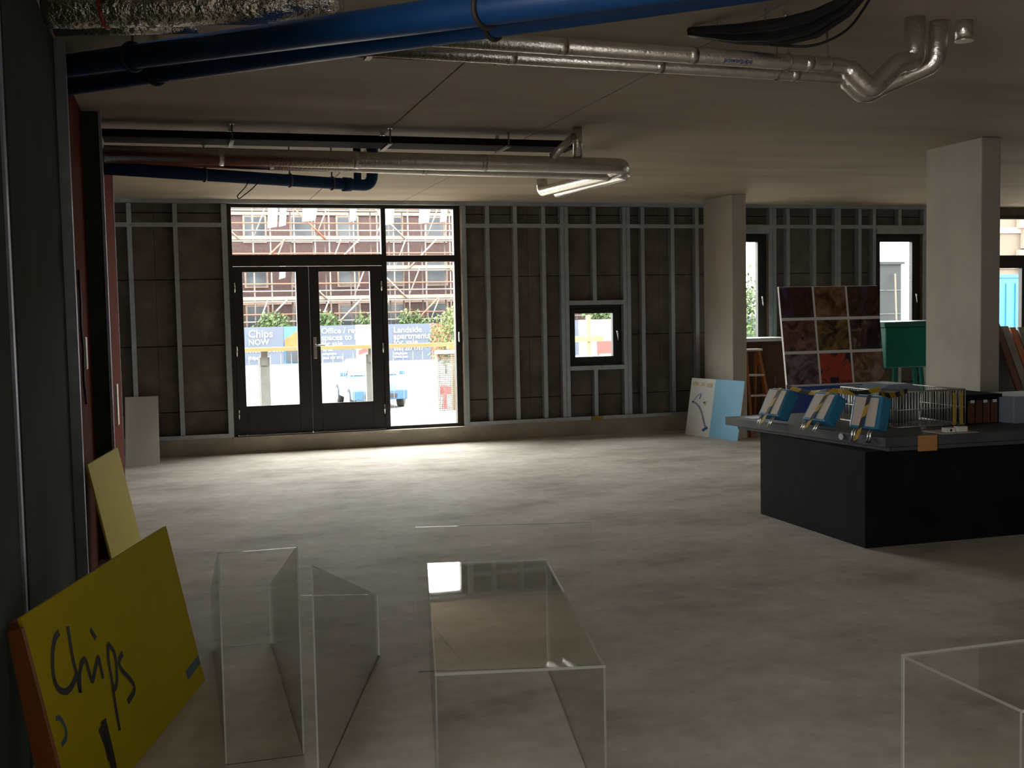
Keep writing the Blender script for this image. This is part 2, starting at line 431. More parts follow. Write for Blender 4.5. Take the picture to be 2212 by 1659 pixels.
def window(name, x0, x1, z0, z1, label, hz):
    wn = thing(name, ((x0+x1)/2, 13.65, z0), label, None, kind='structure')
    bars([(x0, x0+.045, z0, z1), (x1-.045, x1, z0, z1), (x0+.045, x1-.045, z0, z0+.045), (x0+.045, x1-.045, z1-.045, z1)], 13.61, 13.71).build('window_frame', 'frame', wn)
    s = bars([(x0+.045, x0+.105, z0+.045, z1-.045), (x1-.135, x1-.045, z0+.045, z1-.045), (x0+.105, x1-.135, z0+.045, z0+.11), (x0+.105, x1-.135, z1-.105, z1-.045)], 13.595, 13.67).build('sash', 'frame', wn, bevel=.004)
    glazing(s, x0+.105, x1-.135, z0+.11, z1-.105, 13.64)
    MB().tube([(x1-.085, 13.60, hz), (x1-.085, 13.565, hz), (x1-.085, 13.56, hz-.01), (x1-.078, 13.562, hz-.12)], [.012, .012, .012, .009], 10).build('window_handle', 'chrome', s)
    MB().box(x1, x1+.006, 13.56, 13.61, z0, z1).build('reveal', 'reveal', wn)
    return wn
window('window_1', 4.80, 5.56, .90, 1.67, 'small square window in the stud wall', 1.33)
window('window_2', 6.90, 7.66, .88, 2.58, 'tall narrow window beside the far pillar', 1.74)
window('window_3', 9.32, 10.08, .88, 2.58, 'tall narrow window above the green tank', 1.74)

# other walls of the room, out of frame
def wall_open(name, axis, pos, lo, hi, opens, th=.2, label=None):
    xs = sorted({lo, hi, *[v for o in opens for v in o[:2]]}); zs = sorted({0, CZ, *[v for o in opens for v in o[2:]]})
    b = MB()
    for i in range(len(xs)-1):
        for j in range(len(zs)-1):
            cx, cz = (xs[i]+xs[i+1])/2, (zs[j]+zs[j+1])/2
            if any(a < cx < c and d < cz < e for a, c, d, e in opens): continue
            if axis == 'x': b.box(pos, pos+th, xs[i], xs[i+1], zs[j], zs[j+1])
            else: b.box(xs[i], xs[i+1], pos, pos+th, zs[j], zs[j+1])
    return tag(b.build(name, 'sheathing'), label, kind='structure')
wall_open('wall_right', 'x', 13.5, -4, 13.84, [], label='right hand outer wall')
wall_open('wall_front', 'y', -4.2, -3, 13.5, [], label='wall behind the viewer')
wall_open('wall_side', 'x', -3.2, -4, 13.84, [(-2.5, .5, 1.0, 2.5)], label='far left outer wall')

portal('portal_side', (-3.25, -1.0, 1.75), (1.5, 3.0), (0, R(-90), 0))
# left partition: boards between steel posts
wl = MB().box(-.80, -.70, 2.6, 11.5, 0, CZ).build('wall_left', 'dark_void'); tag(wl, 'half built partition of green and red boards between steel posts', kind='structure')
def lboard(name, m_, y0, y1, x=-.60):
    return MB().box(-.70, x, y0, y1, 0, CZ).build(name, m_, wl)
lboard('plasterboard', 'green_board', 2.6, 4.08, -.530); lboard('plasterboard', 'green_board', 4.16, 5.97, -.517)
lboard('lining_board', 'red_board', 6.95, 7.93, -.54)
MB().box(-.70, -.437, 7.95, 8.06, 0, CZ).build('plasterboard', 'green_board', wl)
lboard('lining_board', 'red_board', 8.10, 10.95, -.50)
MB().box(-.70, -.495, 10.95, 10.97, 0, CZ).build('end_bead', 'stud', wl)
def post(y, x0, x1):
    b = MB(); t_ = .004
    b.box(x0, x1, y, y+t_, 0, CZ); b.box(x1-t_, x1, y+t_, y+.05, 0, CZ); b.box(x0, x1, y+.05, y+.05+t_, 0, CZ)
    return b.build('steel_post', 'stud_edge', wl, bevel=.0015)
post(4.10, -.58, -.522); post(5.98, -.53, -.467); post(7.94, -.437, -.418)
MB().box(-.70, -.49, 6.06, 6.09, 0, CZ).build('trim_strip', 'wood_brown', wl)
MB().box(-.54, -.525, 7.3, 7.42, 1.30, 1.50).build('switch_box', 'white', wl, bevel=.006)
MB().tube([(-.535, 7.1, 1.9), (-.53, 7.1, 1.72), (-.535, 7.12, 1.6), (-.53, 7.13, 1.42), (-.535, 7.15, 1.25), (-.53, 7.2, 1.1)], .007, 8).build('cable', 'cable', wl)
MB().box(-.50, -.485, 9.9, 10.1, .72, 1.06).build('paper_notice', 'white', wl)

# pillars
pa = MB().box(6.48, 6.67, 12.33, 13.10, 0, CZ).build('concrete_pillar', 'pillar', loc=(6.575, 12.7, 0), bevel=.008)
tag(pa, 'blade shaped concrete pillar close to the stud wall', kind='structure')
pb = MB().box(6.45, 6.64, 7.90, 8.62, 0, CZ).build('concrete_pillar', 'pillar', loc=(6.545, 8.26, 0), bevel=.008)
tag(pb, 'blade shaped concrete pillar behind the black plinth', kind='structure')

# ================================================================ CEILING SERVICES
def elbow(pts, rad=.06, n=6):     # round the corners of a polyline
    pts = [Vector(p) for p in pts]; out = [pts[0]]
    for i in range(1, len(pts)-1):
        a = (pts[i-1]-pts[i]); b = (pts[i+1]-pts[i]); d = min(rad, a.length*.45, b.length*.45)
        p0 = pts[i]+a.normalized()*d; p1 = pts[i]+b.normalized()*d
        for k in range(n+1):
            t_ = k/n; out.append(p0*(1-t_)**2 + pts[i]*2*t_*(1-t_) + p1*t_*t_)
    return out + [pts[-1]]
def rod(parent, x, y, z, top=CZ):
    MB().tube([(x, y, z), (x, y, top)], .006, 8).build('hanger_rod', 'steel_rod', parent)
    MB().box(x-.015, x+.015, y-.015, y+.015, top-.02, top).build('ceiling_anchor', 'chrome', parent)

# pair of blue drain pipes crossing overhead
def drain(label, p0, p1, r, clips):
    a = Vector(p0); b = Vector(p1); d = (b-a).normalized()
    t_ = thing('drain_pipe', (a+b)/2, label, 'pipe', 'blue drain pipes overhead')
    MB().tube([a, b], r, 24).build('pipe', 'pipe_blue', t_)
    for s in clips:
        c = a + d*s
        MB().ring(c, d, r+.006, .010, 20, 6).build('pipe_clip', 'clip_dark', t_)
        rod(t_, c.x, c.y, c.z+r)
    return t_
drain('thicker blue plastic drain pipe slung overhead beside the crinkled foil duct', (-.552, 6.331, 2.908), (1.914, 2.211, 2.449), .056, (.80, 3.1))
drain('thinner blue plastic drain pipe running behind the thicker overhead one', (-.583, 6.666, 2.865), (2.004, 2.639, 2.525), .046, (1.0, 3.2))

# crinkled foil duct in the corner
t_ = thing('foil_duct', (.3, 4.6, 2.78), 'fat duct wrapped in crinkled silver foil above the blue pipes', 'duct')
a, b = Vector((-.45, 5.03, 2.880)), Vector((.70, 4.68, 2.880)); d = (b-a).normalized()
n = 40; pts = [a+(b-a)*i/n for i in range(n+1)]
MB().tube(pts, [.084*(1+random.uniform(-.03, .03)) for _ in pts], 32).build('duct_body', 'foil_crinkled', t_)
for s, m_ in ((.235, 'red_tape'), (.42, 'steel_rod')):
    c = a+d*s; MB().ring(c, d, .087, .005, 24, 6).build('strap', m_, t_); rod(t_, c.x, c.y, 2.95)
MB().tube([a+Vector((0, .28, -.02)), a+d*.62+Vector((0, .28, -.02))], .03, 14).build('branch_pipe', 'foil_crinkled', t_)
MB().box(-.28, -.22, 4.82, 4.86, 2.885, 2.97).build('bracket', 'wood_brown', t_)

# twin foil lagged pipes with dip and risers
def lagged(label, pts, r, name='lagged_pipe', group=None, rad=.05, seams=(), ties=(), r2=None):
    p = elbow(pts, rad); rr = [r if i < 5 else (r2 or r) for i in range(len(p))]; t_ = thing(name, Vector(pts[0]), label, 'pipe', group)
    MB().tube(p, rr, 20).build('lagging', 'foil', t_)
    for x in seams:
        i = 0; A, B = Vector(pts[0]), Vector(pts[1]); c = A+(B-A)*x
        MB().tube([c-(B-A).normalized()*.02, c+(B-A).normalized()*.02], r+.002, 20).build('foil_tape', 'foil', t_)
    for x in ties:
        A, B = Vector(pts[0]), Vector(pts[1]); c = A+(B-A)*x
        MB().ring(c, B-A, r+.004, .004, 20, 6).build('pipe_clip', 'steel_rod', t_); rod(t_, c.x, c.y, c.z+r)
    return t_
l1 = lagged('foil lagged heating pipe that dips and rises into the ceiling', [(.92, 4.615, 2.74), (3.10, 4.74, 2.735), (3.22, 4.72, 2.62), (3.36, 4.70, 2.755), (3.449, 4.70, 2.765), (3.449, 4.70, 2.97)], .036, group='foil lagged pipes', seams=(.33, .62, .9), ties=(.85, .95), r2=.049)
l2 = lagged('foil lagged heating pipe running behind its twin with a lower dip', [(.80, 4.87, 2.74), (3.24, 4.97, 2.735), (3.35, 4.97, 2.645), (3.45, 4.93, 2.70), (3.609, 4.75, 2.775), (3.609, 4.73, 2.97)], .032, group='foil lagged pipes', seams=(.28, .58, .88), ties=(.84,), r2=.046)
l3 = thing('lagged_pipe', (3.73, 4.70, 2.97), 'short foil lagged stub hanging from the ceiling beside the risers', 'pipe', 'foil lagged pipes')
MB().tube([(3.73, 4.70, 2.97), (3.73, 4.70, 2.88)], .042, 20).build('lagging', 'foil', l3)
MB().tube([(3.73, 4.70, 2.88), (3.73, 4.70, 2.872)], .046, 20).build('end_cap', 'foil', l3)
for c, (x, y, z) in enumerate(((1.02, 4.63, 2.75), (2.42, 4.70, 2.74))):
    fm = frame_mtx((x, y-.027, z-.029), (1, .05, 0), (0, -.68, .73))
    text('print', 'powerpipe', .034, fm, 'ink_blue', l1, .0005)
for c, (x, y, z) in enumerate(((.98, 4.88, 2.75), (2.6, 4.95, 2.74))):
    fm = frame_mtx((x, y-.024, z-.027), (1, .04, 0), (0, -.68, .73))
    text('print', 'powerpipe', .032, fm, 'ink_blue', l2, .0005)
def tray(label, x0, x1, y0, y1, z, rods_, side='tray', h=.05):
    t_ = thing('cable_tray', ((x0+x1)/2, (y0+y1)/2, z), label, 'cable tray', 'cable trays')
    MB().box(x0, x1, y0, y1, z, z+.003).build('tray_base', 'tray', t_)
    for y in (y0, y1-.003):
        MB().box(x0, x1, y, y+.003, z+.003, z+h).build('tray_side', side, t_)
    for k in range(4):
        yy = y0+.03+k*(y1-y0-.06)/3
        MB().tube([(x0+.01, yy, z+.014), ((x0+x1)/2, yy+.01, z+.014), (x1-.01, yy, z+.014)], .010, 8).build('cable', 'cable', t_)
    for x in rods_:
        for y in (y0-.01, y1+.01): rod(t_, x, y, z-.01)
        MB().box(x-.015, x+.015, y0-.02, y1+.02, z-.012, z).build('tray_bracket', 'steel_rod', t_)
    return t_
tray('dark cable tray just behind the twin foil pipes', .80, 3.0, 5.55, 5.86, 2.925, (1.0, 1.7, 2.4), h=.035)
tag(MB().tube([(.88, 5.42, 2.90), (2.18, 5.47, 2.90)], .014, 12).build('conduit', 'galv', loc=(1.5, 5.45, 2.9)), 'thin galvanised conduit along the near cable tray', 'conduit')
tray('dark cable tray above the far foil pipes', -.43, 3.0, 8.20, 8.50, 2.85, (.43, 1.55, 2.45))

# far pair of foil pipes turning towards the wall
lagged('long foil lagged pipe under the far cable tray', [(-.41, 8.00, 2.70), (3.32, 8.02, 2.69), (3.34, 8.30, 2.69)], .060, group='far foil lagged pipes', rad=.12, seams=(.2, .45, .7))
lagged('foil lagged pipe behind the long one turning towards the wall', [(-.44, 8.45, 2.737), (3.40, 8.50, 2.69), (3.24, 9.80, 2.69), (3.24, 9.80, 2.80)], .050, group='far foil lagged pipes', rad=.12, seams=(.3, .6))
lagged('short bright foil pipe branching towards the wall beside a bend', [(3.35, 8.28, 2.67), (3.50, 8.42, 2.67), (3.385, 9.80, 2.67)], .035, group='far foil lagged pipes')
lagged('small foil lagged riser joining the far pipes to the ceiling', [(2.93, 8.0, 2.75), (2.93, 8.0, 2.97)], .035, group='far foil lagged pipes')
lagged('small slanting foil pipe above the far pipes', [(2.72, 8.0, 2.74), (2.905, 7.99, 2.905)], .030, group='far foil lagged pipes')

# far blue pipe
t_ = thing('drain_pipe', (.6, 8.5, 2.62), 'blue plastic drain pipe with upturned bend below the far foil pipes', 'pipe')
MB().tube(elbow([(-.42, 8.17, 2.63), (1.52, 8.84, 2.61), (1.53, 8.84, 2.97)], .09), .045, 22).build('pipe', 'pipe_blue', t_)
MB().tube([(1.40, 8.80, 2.62), (1.40, 8.80, 2.97)], .030, 18).build('branch', 'pipe_blue', t_)
MB().tube([(1.28, 8.757, 2.6105), (1.34, 8.778, 2.6105)], .054, 22).build('coupling', 'pipe_blue', t_)
for s in (.34, .66, .83):
    c = Vector((-.42, 8.17, 2.63))*(1-s)+Vector((1.52, 8.84, 2.61))*s
    MB().ring(c, (1.94, .67, 0), .049, .006, 18, 6).build('pipe_clip', 'steel_rod', t_); rod(t_, c.x, c.y, c.z+.045, 2.85 if c.y < 8.55 else CZ)   # the first hangs from the tray
tag(MB().tube(elbow([(.55, 8.466, 2.595), (.53, 8.44, 2.55), (.46, 8.42, 2.475), (.475, 8.42, 2.455), (.57, 8.45, 2.53), (.63, 8.494, 2.595)], .04), .004, 6).build('wire_loop', 'cable', loc=(.58, 8.4, 2.5)), 'thin loop of wire hanging from the far blue pipe', 'wire')

# sagging bundle of black cables
t_ = thing('cable_bundle', (2.75, 4.5, 2.9), 'sagging bundle of black cables below the ceiling', 'cable')
ctr = [(2.45, 5.08, 2.945), (2.58, 4.85, 2.895), (2.68, 4.62, 2.862), (2.75, 4.45, 2.862), (2.80, 4.28, 2.89), (2.83, 4.12, 2.945)]
for k in range(34):
    a_ = random.uniform(0, 6.28); r_ = .078*math.sqrt(random.uniform(.02, 1))
    pts = []
    for i, p in enumerate(ctr):
        f = math.sin(math.pi*(i+.25)/5.5)
        pts.append(Vector(p)+Vector((math.cos(a_)*r_*.75, math.cos(a_)*r_*.6, math.sin(a_)*r_*.85-.006*f))*max(.2, f))
    sm = []
    for i in range(len(pts)-1):
        for j in range(4): sm.append(pts[i].lerp(pts[i+1], j/4))
    MB().tube(sm+[pts[-1]], .0135, 8).build('cable', 'cable', t_)
MB().tube(elbow([(2.66, 4.68, 2.80), (2.80, 4.55, 2.765), (2.88, 4.40, 2.80), (2.88, 4.25, 2.88), (2.86, 4.12, 2.96)], .1), .006, 8).build('loose_cable', 'cable', t_)
MB().tube([(2.825, 4.16, 2.932), (2.84, 4.09, 2.95)], .018, 12).build('tape_wrap', 'red_tape', t_)
for x, y in ((2.52, 4.93), (2.66, 4.72)):
    MB().tube([(x, y, 2.84), (x, y, CZ)], .003, 6).build('tie_wire', 'steel_rod', t_)

# ================================================================ ACRYLIC CASES
def sheet(mb, p, q, hp, hq, th=.006):     # upright sheet between two floor points with end heights
    p = Vector((p[0], p[1], 0)); q = Vector((q[0], q[1], 0)); nrm = (q-p).cross(Vector((0, 0, 1))).normalized()*th
    pts = [p, q, q+nrm, p+nrm, p+Vector((0, 0, hp)), q+Vector((0, 0, hq)), q+nrm+Vector((0, 0, hq)), p+nrm+Vector((0, 0, hp))]
    return acr(mb, pts)
def acr(mb, pts):
    fs = [(3, 2, 1, 0), (4, 5, 6, 7), (0, 1, 5, 4), (1, 2, 6, 5), (2, 3, 7, 6), (3, 0, 4, 7)]
    ar = []
    for f in fs:
        a, b, c, d_ = [Vector(pts[i]) for i in f]
        ar.append(((c-a).cross(d_-b)).length/2)
    big = sorted(range(6), key=lambda i: -ar[i])[:2]
    n = len(mb.v); mb.v += [tuple(x) for x in pts]
    for i, f in enumerate(fs):
        mb.f.append(tuple(k+n for k in f)); mb.s.append(False); mb.mi.append(0 if i in big else 1)
    return mb
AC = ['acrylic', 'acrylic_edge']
def case(label, cx, cy, wx, wy, h, rot, group='clear acrylic display cases'):
    t_ = thing('display_case', (cx, cy, 0), label, 'display case', group)
    c, s = math.cos(R(rot)), math.sin(R(rot))
    P = lambda u, v: (cx+u*c-v*s, cy+u*s+v*c)
    hx, hy = wx/2, wy/2
    e = .009
    for (a, b) in (((-hx, -hy), (hx, -hy)), ((hx, -hy+e), (hx, hy-e)), ((hx, hy), (-hx, hy)), ((-hx, hy-e), (-hx, -hy+e))):
        # sheets run inwards from the outline
        pa_, pb_ = P(*a), P(*b)
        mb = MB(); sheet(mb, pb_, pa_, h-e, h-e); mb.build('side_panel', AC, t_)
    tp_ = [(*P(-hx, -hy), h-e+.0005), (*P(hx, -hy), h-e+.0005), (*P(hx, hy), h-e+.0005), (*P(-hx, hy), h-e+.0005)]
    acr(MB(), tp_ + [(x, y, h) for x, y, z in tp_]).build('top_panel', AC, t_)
    return t_
case('low long clear acrylic display case standing on the floor', 1.1355, 4.017, .53, 1.535, .50, -11.5)
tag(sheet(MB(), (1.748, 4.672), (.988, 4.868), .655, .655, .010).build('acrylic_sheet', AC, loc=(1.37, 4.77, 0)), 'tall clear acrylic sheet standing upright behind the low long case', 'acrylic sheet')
case('clear acrylic display case standing alone in front of the black plinth', 2.42, 2.73, .53, .53, .50, 0)
def wedge(label, x0, x1, y0, y1, h0, h1):
    t_ = thing('display_case', ((x0+x1)/2, (y0+y1)/2, 0), label, 'display case', 'clear acrylic display cases')
    for p, q, a, b in (((x1, y1-.009), (x1, y0+.009), h1, h0), ((x0, y0+.009), (x0, y1-.009), h0, h1), ((x1, y0), (x0, y0), h0, h0), ((x0, y1), (x1, y1), h1, h1)):
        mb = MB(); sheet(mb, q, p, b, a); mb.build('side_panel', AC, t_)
    return t_
wedge('clear acrylic case with sloping sides beside the yellow board', .12, .39, 4.08, 5.56, .768, .29)
t_ = thing('display_stand', (.63, 4.5, 0), 'L shaped clear acrylic stand with a sloping side', 'display stand')
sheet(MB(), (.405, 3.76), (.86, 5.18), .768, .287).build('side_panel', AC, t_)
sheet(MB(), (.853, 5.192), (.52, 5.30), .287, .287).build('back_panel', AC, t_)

# ================================================================ YELLOW BOARDS
C0 = Vector((.068, 5.08, 0)); dv = Vector((.279, .96, 0)).normalized(); upv = Vector((-.196, .057, .979)).normalized(); nv = dv.cross(upv).normalized()
yb = thing('sign_board', C0-dv*.75, 'bright yellow board with Chips handwritten in black marker', 'sign', 'yellow boards')
def onb(s, t, k=0): return C0 - dv*s + upv*t + nv*k
MB().obox(onb(1.49, 0, -.012), dv*1.49, nv*.012, upv*.71).build('panel', 'yellow_sign', yb, bevel=.001)
def tapered(name, m_, s1, wd, k1, t0=.016, t1=.70, kb=-.075, kt=-.042):     # batten that thins towards the top where the board meets the partition
    MB().hexa([onb(s1, t0, kb), onb(s1-wd, t0, kb), onb(s1-wd, t0, k1), onb(s1, t0, k1), onb(s1, t1, kt), onb(s1-wd, t1, kt), onb(s1-wd, t1, k1), onb(s1, t1, k1)]).build(name, m_, yb)
tapered('batten', 'wood_red', 1.49, .045, -.012); tapered('batten', 'wood_red', .05, .045, -.012)
MB().obox(onb(1.44, .655, -.042), dv*1.385, nv*.030, upv*.045).build('batten', 'wood_red', yb)
tapered('edge_strip', 'wood_orange', 1.513, .022, .004, .016, .68)
STR = {'C': [(1.265, .597), (1.304, .588), (1.346, .551), (1.374, .502), (1.379, .46), (1.359, .431), (1.316, .413), (1.261, .419), (1.22, .437)],
 'h': [(1.192, .596), (1.203, .553), (1.216, .487), (1.217, .432), (1.225, .376)],
 'n': [(1.225, .376), (1.193, .433), (1.15, .461), (1.125, .453), (1.121, .414), (1.113, .38), (1.059, .412), (1.02, .431), (1.022, .4), (1.025, .357)],
 'dot': [(1.025, .538), (1.001, .496)], 'p': [(.914, .45), (.943, .399), (.958, .329), (.981, .248), (.999, .156)],
 'b': [(.914, .45), (.88, .409), (.89, .357), (.927, .304), (.969, .294)],
 's': [(.807, .381), (.855, .366), (.855, .335), (.809, .289), (.779, .248), (.795, .227), (.87, .215)]}
def smooth(pts, n=5):
    out = []
    P_ = [Vector((*p, 0)) for p in pts]; P_ = [P_[0]*2-P_[1]] + P_ + [P_[-1]*2-P_[-2]]
    for i in range(1, len(P_)-2):
        for j in range(n):
            t = j/n; a, b, c, d_ = P_[i-1:i+3]
            out.append(.5*((2*b)+(c-a)*t+(2*a-5*b+4*c-d_)*t*t+(3*b-a-3*c+d_)*t**3))
    return out+[P_[-2]]
def ribbon(mb, pts, wd):
    q = smooth(pts)
    L, Rr = [], []
    for i, p in enumerate(q):
        t = (q[min(i+1, len(q)-1)]-q[max(i-1, 0)]).normalized(); s = Vector((-t.y, t.x, 0))*wd/2
        L.append(onb(p.x+s.x, p.y+s.y, .0012)); Rr.append(onb(p.x-s.x, p.y-s.y, .0012))
    n = len(q)
    mb.add(L+Rr, [(i, i+1, n+i+1, n+i) for i in range(n-1)])
mb = MB()
for k in STR: ribbon(mb, STR[k], .022)
mb.build('handwriting', 'marker', yb)
mb = MB(); ribbon(mb, [(1.109, .237), (1.113, .176), (1.116, .115), (1.122, .069), (1.128, .004)], .05); ribbon(mb, [(1.15, .224), (1.136, .161), (1.137, .104)], .03); mb.build('brush_stroke', 'marker', yb)
mb = MB(); ribbon(mb, [(1.438, .366), (1.408, .355), (1.391, .313), (1.407, .288), (1.444, .281)], .016); mb.build('blue_mark', 'tape_blue', yb)
MB().add([onb(*p, .0012) for p in ((.215, .114), (.011, .12), (.005, .083), (.211, .072))], [(0, 1, 2, 3)]).build('blue_label', 'tape_blue', yb)
d2 = Vector((.145, .99, 0)).normalized(); n2 = Vector((-d2.y, d2.x, 0)); u2 = (Vector((0, 0, .77))+n2*.155)
o2 = Vector((-.235, 7.70, 0))-d2*.86
tag(MB().obox(o2, d2*.86, n2*.012, u2).build('sign_board', 'yellow_pale', loc=o2+d2*.43, bevel=.001), 'blank pale yellow board leaning in the partition opening', 'board', 'yellow boards')
tag(MB().obox((-.58, 12.93, 0), (.36, .02, 0), (0, .02, 0), (0, .565, .72)).build('white_panel', 'white_board', loc=(-.4, 13.0, 0), bevel=.002), 'plain white panel leaning against the stud wall', 'board')

# white and blue drawing board leaning on the far pillar
bl, br = Vector((6.195, 13.09, 0)), Vector((6.42, 12.12, 0)); upb = Vector((.098, -.010, .72)); db = (br-bl); nb = Vector((-db.y, db.x, 0)).normalized()
nb = db.cross(upb).normalized()
if nb.x > 0: nb = -nb
t_ = thing('drawing_board', (bl+br)/2, 'leaning board half white with a blue line drawing and half light blue', 'board')
def onq(s, t, k=0): return bl + db*s + upb*t + nb*k
MB().obox(bl-nb*.01, db, nb*.01, upb).build('panel', 'white_board', t_)
MB().add([onq(*p, .0015) for p in ((.47, 0), (1, 0), (1, 1), (.47, 1))], [(0, 1, 2, 3)]).build('blue_half', 'sky_blue_print', t_)
def qline(name, m_, pts, wd):
    mb = MB()
    for (a, b) in zip(pts, pts[1:]):
        t = Vector((b[0]-a[0], b[1]-a[1], 0)).normalized(); s = Vector((-t.y, t.x, 0))*wd/2
        mb.add([onq(a[0]+s.x, a[1]+s.y, .002), onq(b[0]+s.x, b[1]+s.y, .002), onq(b[0]-s.x, b[1]-s.y, .002), onq(a[0]-s.x, a[1]-s.y, .002)], [(0, 1, 2, 3)])
    return mb.build(name, m_, t_)
qline('drawing', 'ink_violet', [(.07, .58), (.14, .56), (.22, .50), (.28, .40), (.33, .28), (.38, .16)], .035)
qline('drawing', 'ink_blue', [(.06, .57), (.10, .60)], .03)
qline('drawing', 'ink_blue', [(.14, .57), (.20, .53), (.25, .46), (.29, .37), (.33, .27), (.37, .17)], .010)
qline('drawing', 'ink_blue', [(.33, .10), (.42, .17)], .045)
qline('drawing', 'ink_violet', [(.10, .62), (.16, .70), (.23, .74)], .02)
qline('drawing', 'ink_blue', [(.20, .64), (.225, .72)], .016)
qline('drawing', 'ink_ochre', [(.27, .60), (.33, .54), (.35, .62)], .02)
qline('drawing', 'marker', [(.295, .57), (.315, .60)], .02)
qline('drawing', 'ink_ochre', [(.04, .90), (.16, .90)], .07); qline('drawing', 'ink_ochre', [(.20, .90), (.27, .90)], .06); qline('drawing', 'ink_ochre', [(.31, .89), (.42, .89)], .06)

# ================================================================ THINGS BEHIND THE TABLE
# stepladder
t_ = thing('step_ladder', (6.9, 12.7, 0), 'small orange wooden stepladder between the pillar and the photo collage board', 'ladder')
for s, nm in ((-1, 'stile'), (1, 'stile')):
    xb = 6.90+s*.16; xt = 6.87+s*.09
    MB().obox((xb-.018, 12.33, 0), (.036, 0, 0), (0, .07, 0), (xt-xb, .22, 1.06)).build('stile', 'wood_orange', t_)
    MB().obox((xb-.014, 12.86, 0), (.028, 0, 0), (0, .04, 0), (xt-xb, -.24, 1.04)).build('back_leg', 'wood_orange', t_)
for z in (.25, .50, .75):
    f = z/1.06; hw = .16-.07*f; y = 12.33+.22*f; cx = 6.90-.03*f
    MB().box(cx-hw+.01, cx+hw-.01, y-.02, y+.10, z, z+.022).build('tread', 'offwhite', t_)
MB().box(6.75, 6.99, 12.52, 12.68, 1.06, 1.085).build('top_step', 'offwhite', t_)
# dark cabinet
t_ = thing('cabinet', (7.25, 13.15, 0), 'dark cabinet with a bright white top under the tall window', 'cabinet')
MB().box(6.80, 7.62, 12.98, 13.42, .0, 1.16).build('body', 'wood_brown', t_, bevel=.006)
MB().box(6.77, 7.66, 12.95, 13.45, 1.16, 1.205).build('top', 'white', t_, bevel=.004)
for x0 in (6.82, 7.22):
    d_ = MB().box(x0, x0+.38, 12.962, 12.98, .05, 1.12).build('door', 'wood_brown', t_, bevel=.003)
    MB().tube([(x0+.19, 12.95, .6), (x0+.19, 12.95, .7)], .006, 8).build('handle', 'steel_rod', d_)
# collage display board
tl = R(3.0)
xa = Vector((math.cos(tl), 0, -math.sin(tl)*.0)); 
cx_, cy_ = 6.30, 9.9
t_ = thing('photo_board', (cx_, cy_, 0), 'tall display board with nine photographs and a blue band', 'display board')
xv = Vector((math.cos(R(0)), 0, 0)); lean = Vector((-.05, .0, 1)).normalized()
def onp(s, z, k=0): return Vector((5.86-.10*(z-.2)/1.6+s, cy_-k+.05*z, z))
def pquad(name, m_, s0, s1, z0, z1, k, parent):
    p = [onp(s0, z0), onp(s1, z0), onp(s1, z1), onp(s0, z1)]
    off = Vector((0, -1, 0))
    return MB().hexa([p[0]+off*(k-.002), p[0]+off*k, p[1]+off*k, p[1]+off*(k-.002), p[3]+off*(k-.002), p[3]+off*k, p[2]+off*k, p[2]+off*(k-.002)]).build(name, m_, parent)
p = [onp(0, 0), onp(1.13, 0), onp(1.13, 1.80), onp(0, 1.80)]; bk = Vector((0, .03, 0))
MB().hexa([p[0], p[1], p[1]+bk, p[0]+bk, p[3], p[2], p[2]+bk, p[3]+bk]).build('panel', 'white_board', t_)
pquad('blue_band', 'banner_blue', 0, 1.13, .30, .80, .003, t_)
keys = ['photo_g', 'photo_h', 'photo_i', 'photo_d', 'photo_e', 'photo_f', 'photo_a', 'photo_b', 'photo_c']
for i in range(9):
    r_, c_ = divmod(i, 3)
    pquad('photograph', keys[i], c_*.38+(.012 if c_ else 0), c_*.38+.368, .80+r_*.335+.02, .80+r_*.335+.325, .003, t_)
for x in (.12, 1.0):
    MB().obox(onp(x, 0)+Vector((0, .45, 0)), (.03, 0, 0), (0, .03, 0), (0, -.40, 1.3)).build('prop_leg', 'wood_brown', t_)
# green tank on legs
t_ = thing('green_tank', (8.5, 11.7, 0), 'dark green metal tank on splayed legs behind the near pillar', 'tank')
MB().prism([(7.95, 11.35, .86), (8.50, 11.35, .86), (9.15, 11.35, .98), (9.15, 11.35, 1.34), (7.95, 11.35, 1.34)], (0, .75, 0)).build('body', 'green_paint', t_, bevel=.015)
MB().prism([(7.90, 11.30, 1.34), (9.20, 11.30, 1.34), (9.16, 11.36, 1.40), (7.94, 11.36, 1.40)], (0, .85, 0)).build('lid', 'green_paint', t_, bevel=.008)
for x, y in ((8.12, 11.42), (8.38, 11.42), (8.12, 12.0), (8.9, 12.0), (8.9, 11.42)):
    MB().obox((x-.02, y-.02, .87), (.04, 0, 0), (0, .04, 0), ((.10 if x > 8.3 else -.05), 0, -.87)).build('leg', 'green_paint', t_)
MB().box(8.02, 9.0, 11.44, 11.47, .35, .39).build('cross_rail', 'green_paint', t_)
# planks leaning by the second door
for i, (x, m_, h, lab) in enumerate(((11.30, 'wood_brown', 1.30, 'dark brown plank leaning against the far glazed door frame'), (11.43, 'wood_grey', 1.26, 'grey plank leaning beside a dark brown one by the glazed door'), (11.58, 'wood_red', 1.24, 'reddish plank leaning between grey ones by the glazed door'), (11.72, 'wood_grey', 1.24, 'narrow grey plank leaning beside the reddish one'), (11.86, 'wood_brown', 1.22, 'dark plank at the end of the leaning row by the glazed door'))):
    tag(MB().obox((x, 12.9, 0), (.10+.02*(i % 2), 0, 0), (0, .03, 0), (0, .668, h)).build('plank', m_, loc=(x, 12.95, 0)), lab, 'plank', 'leaning planks')

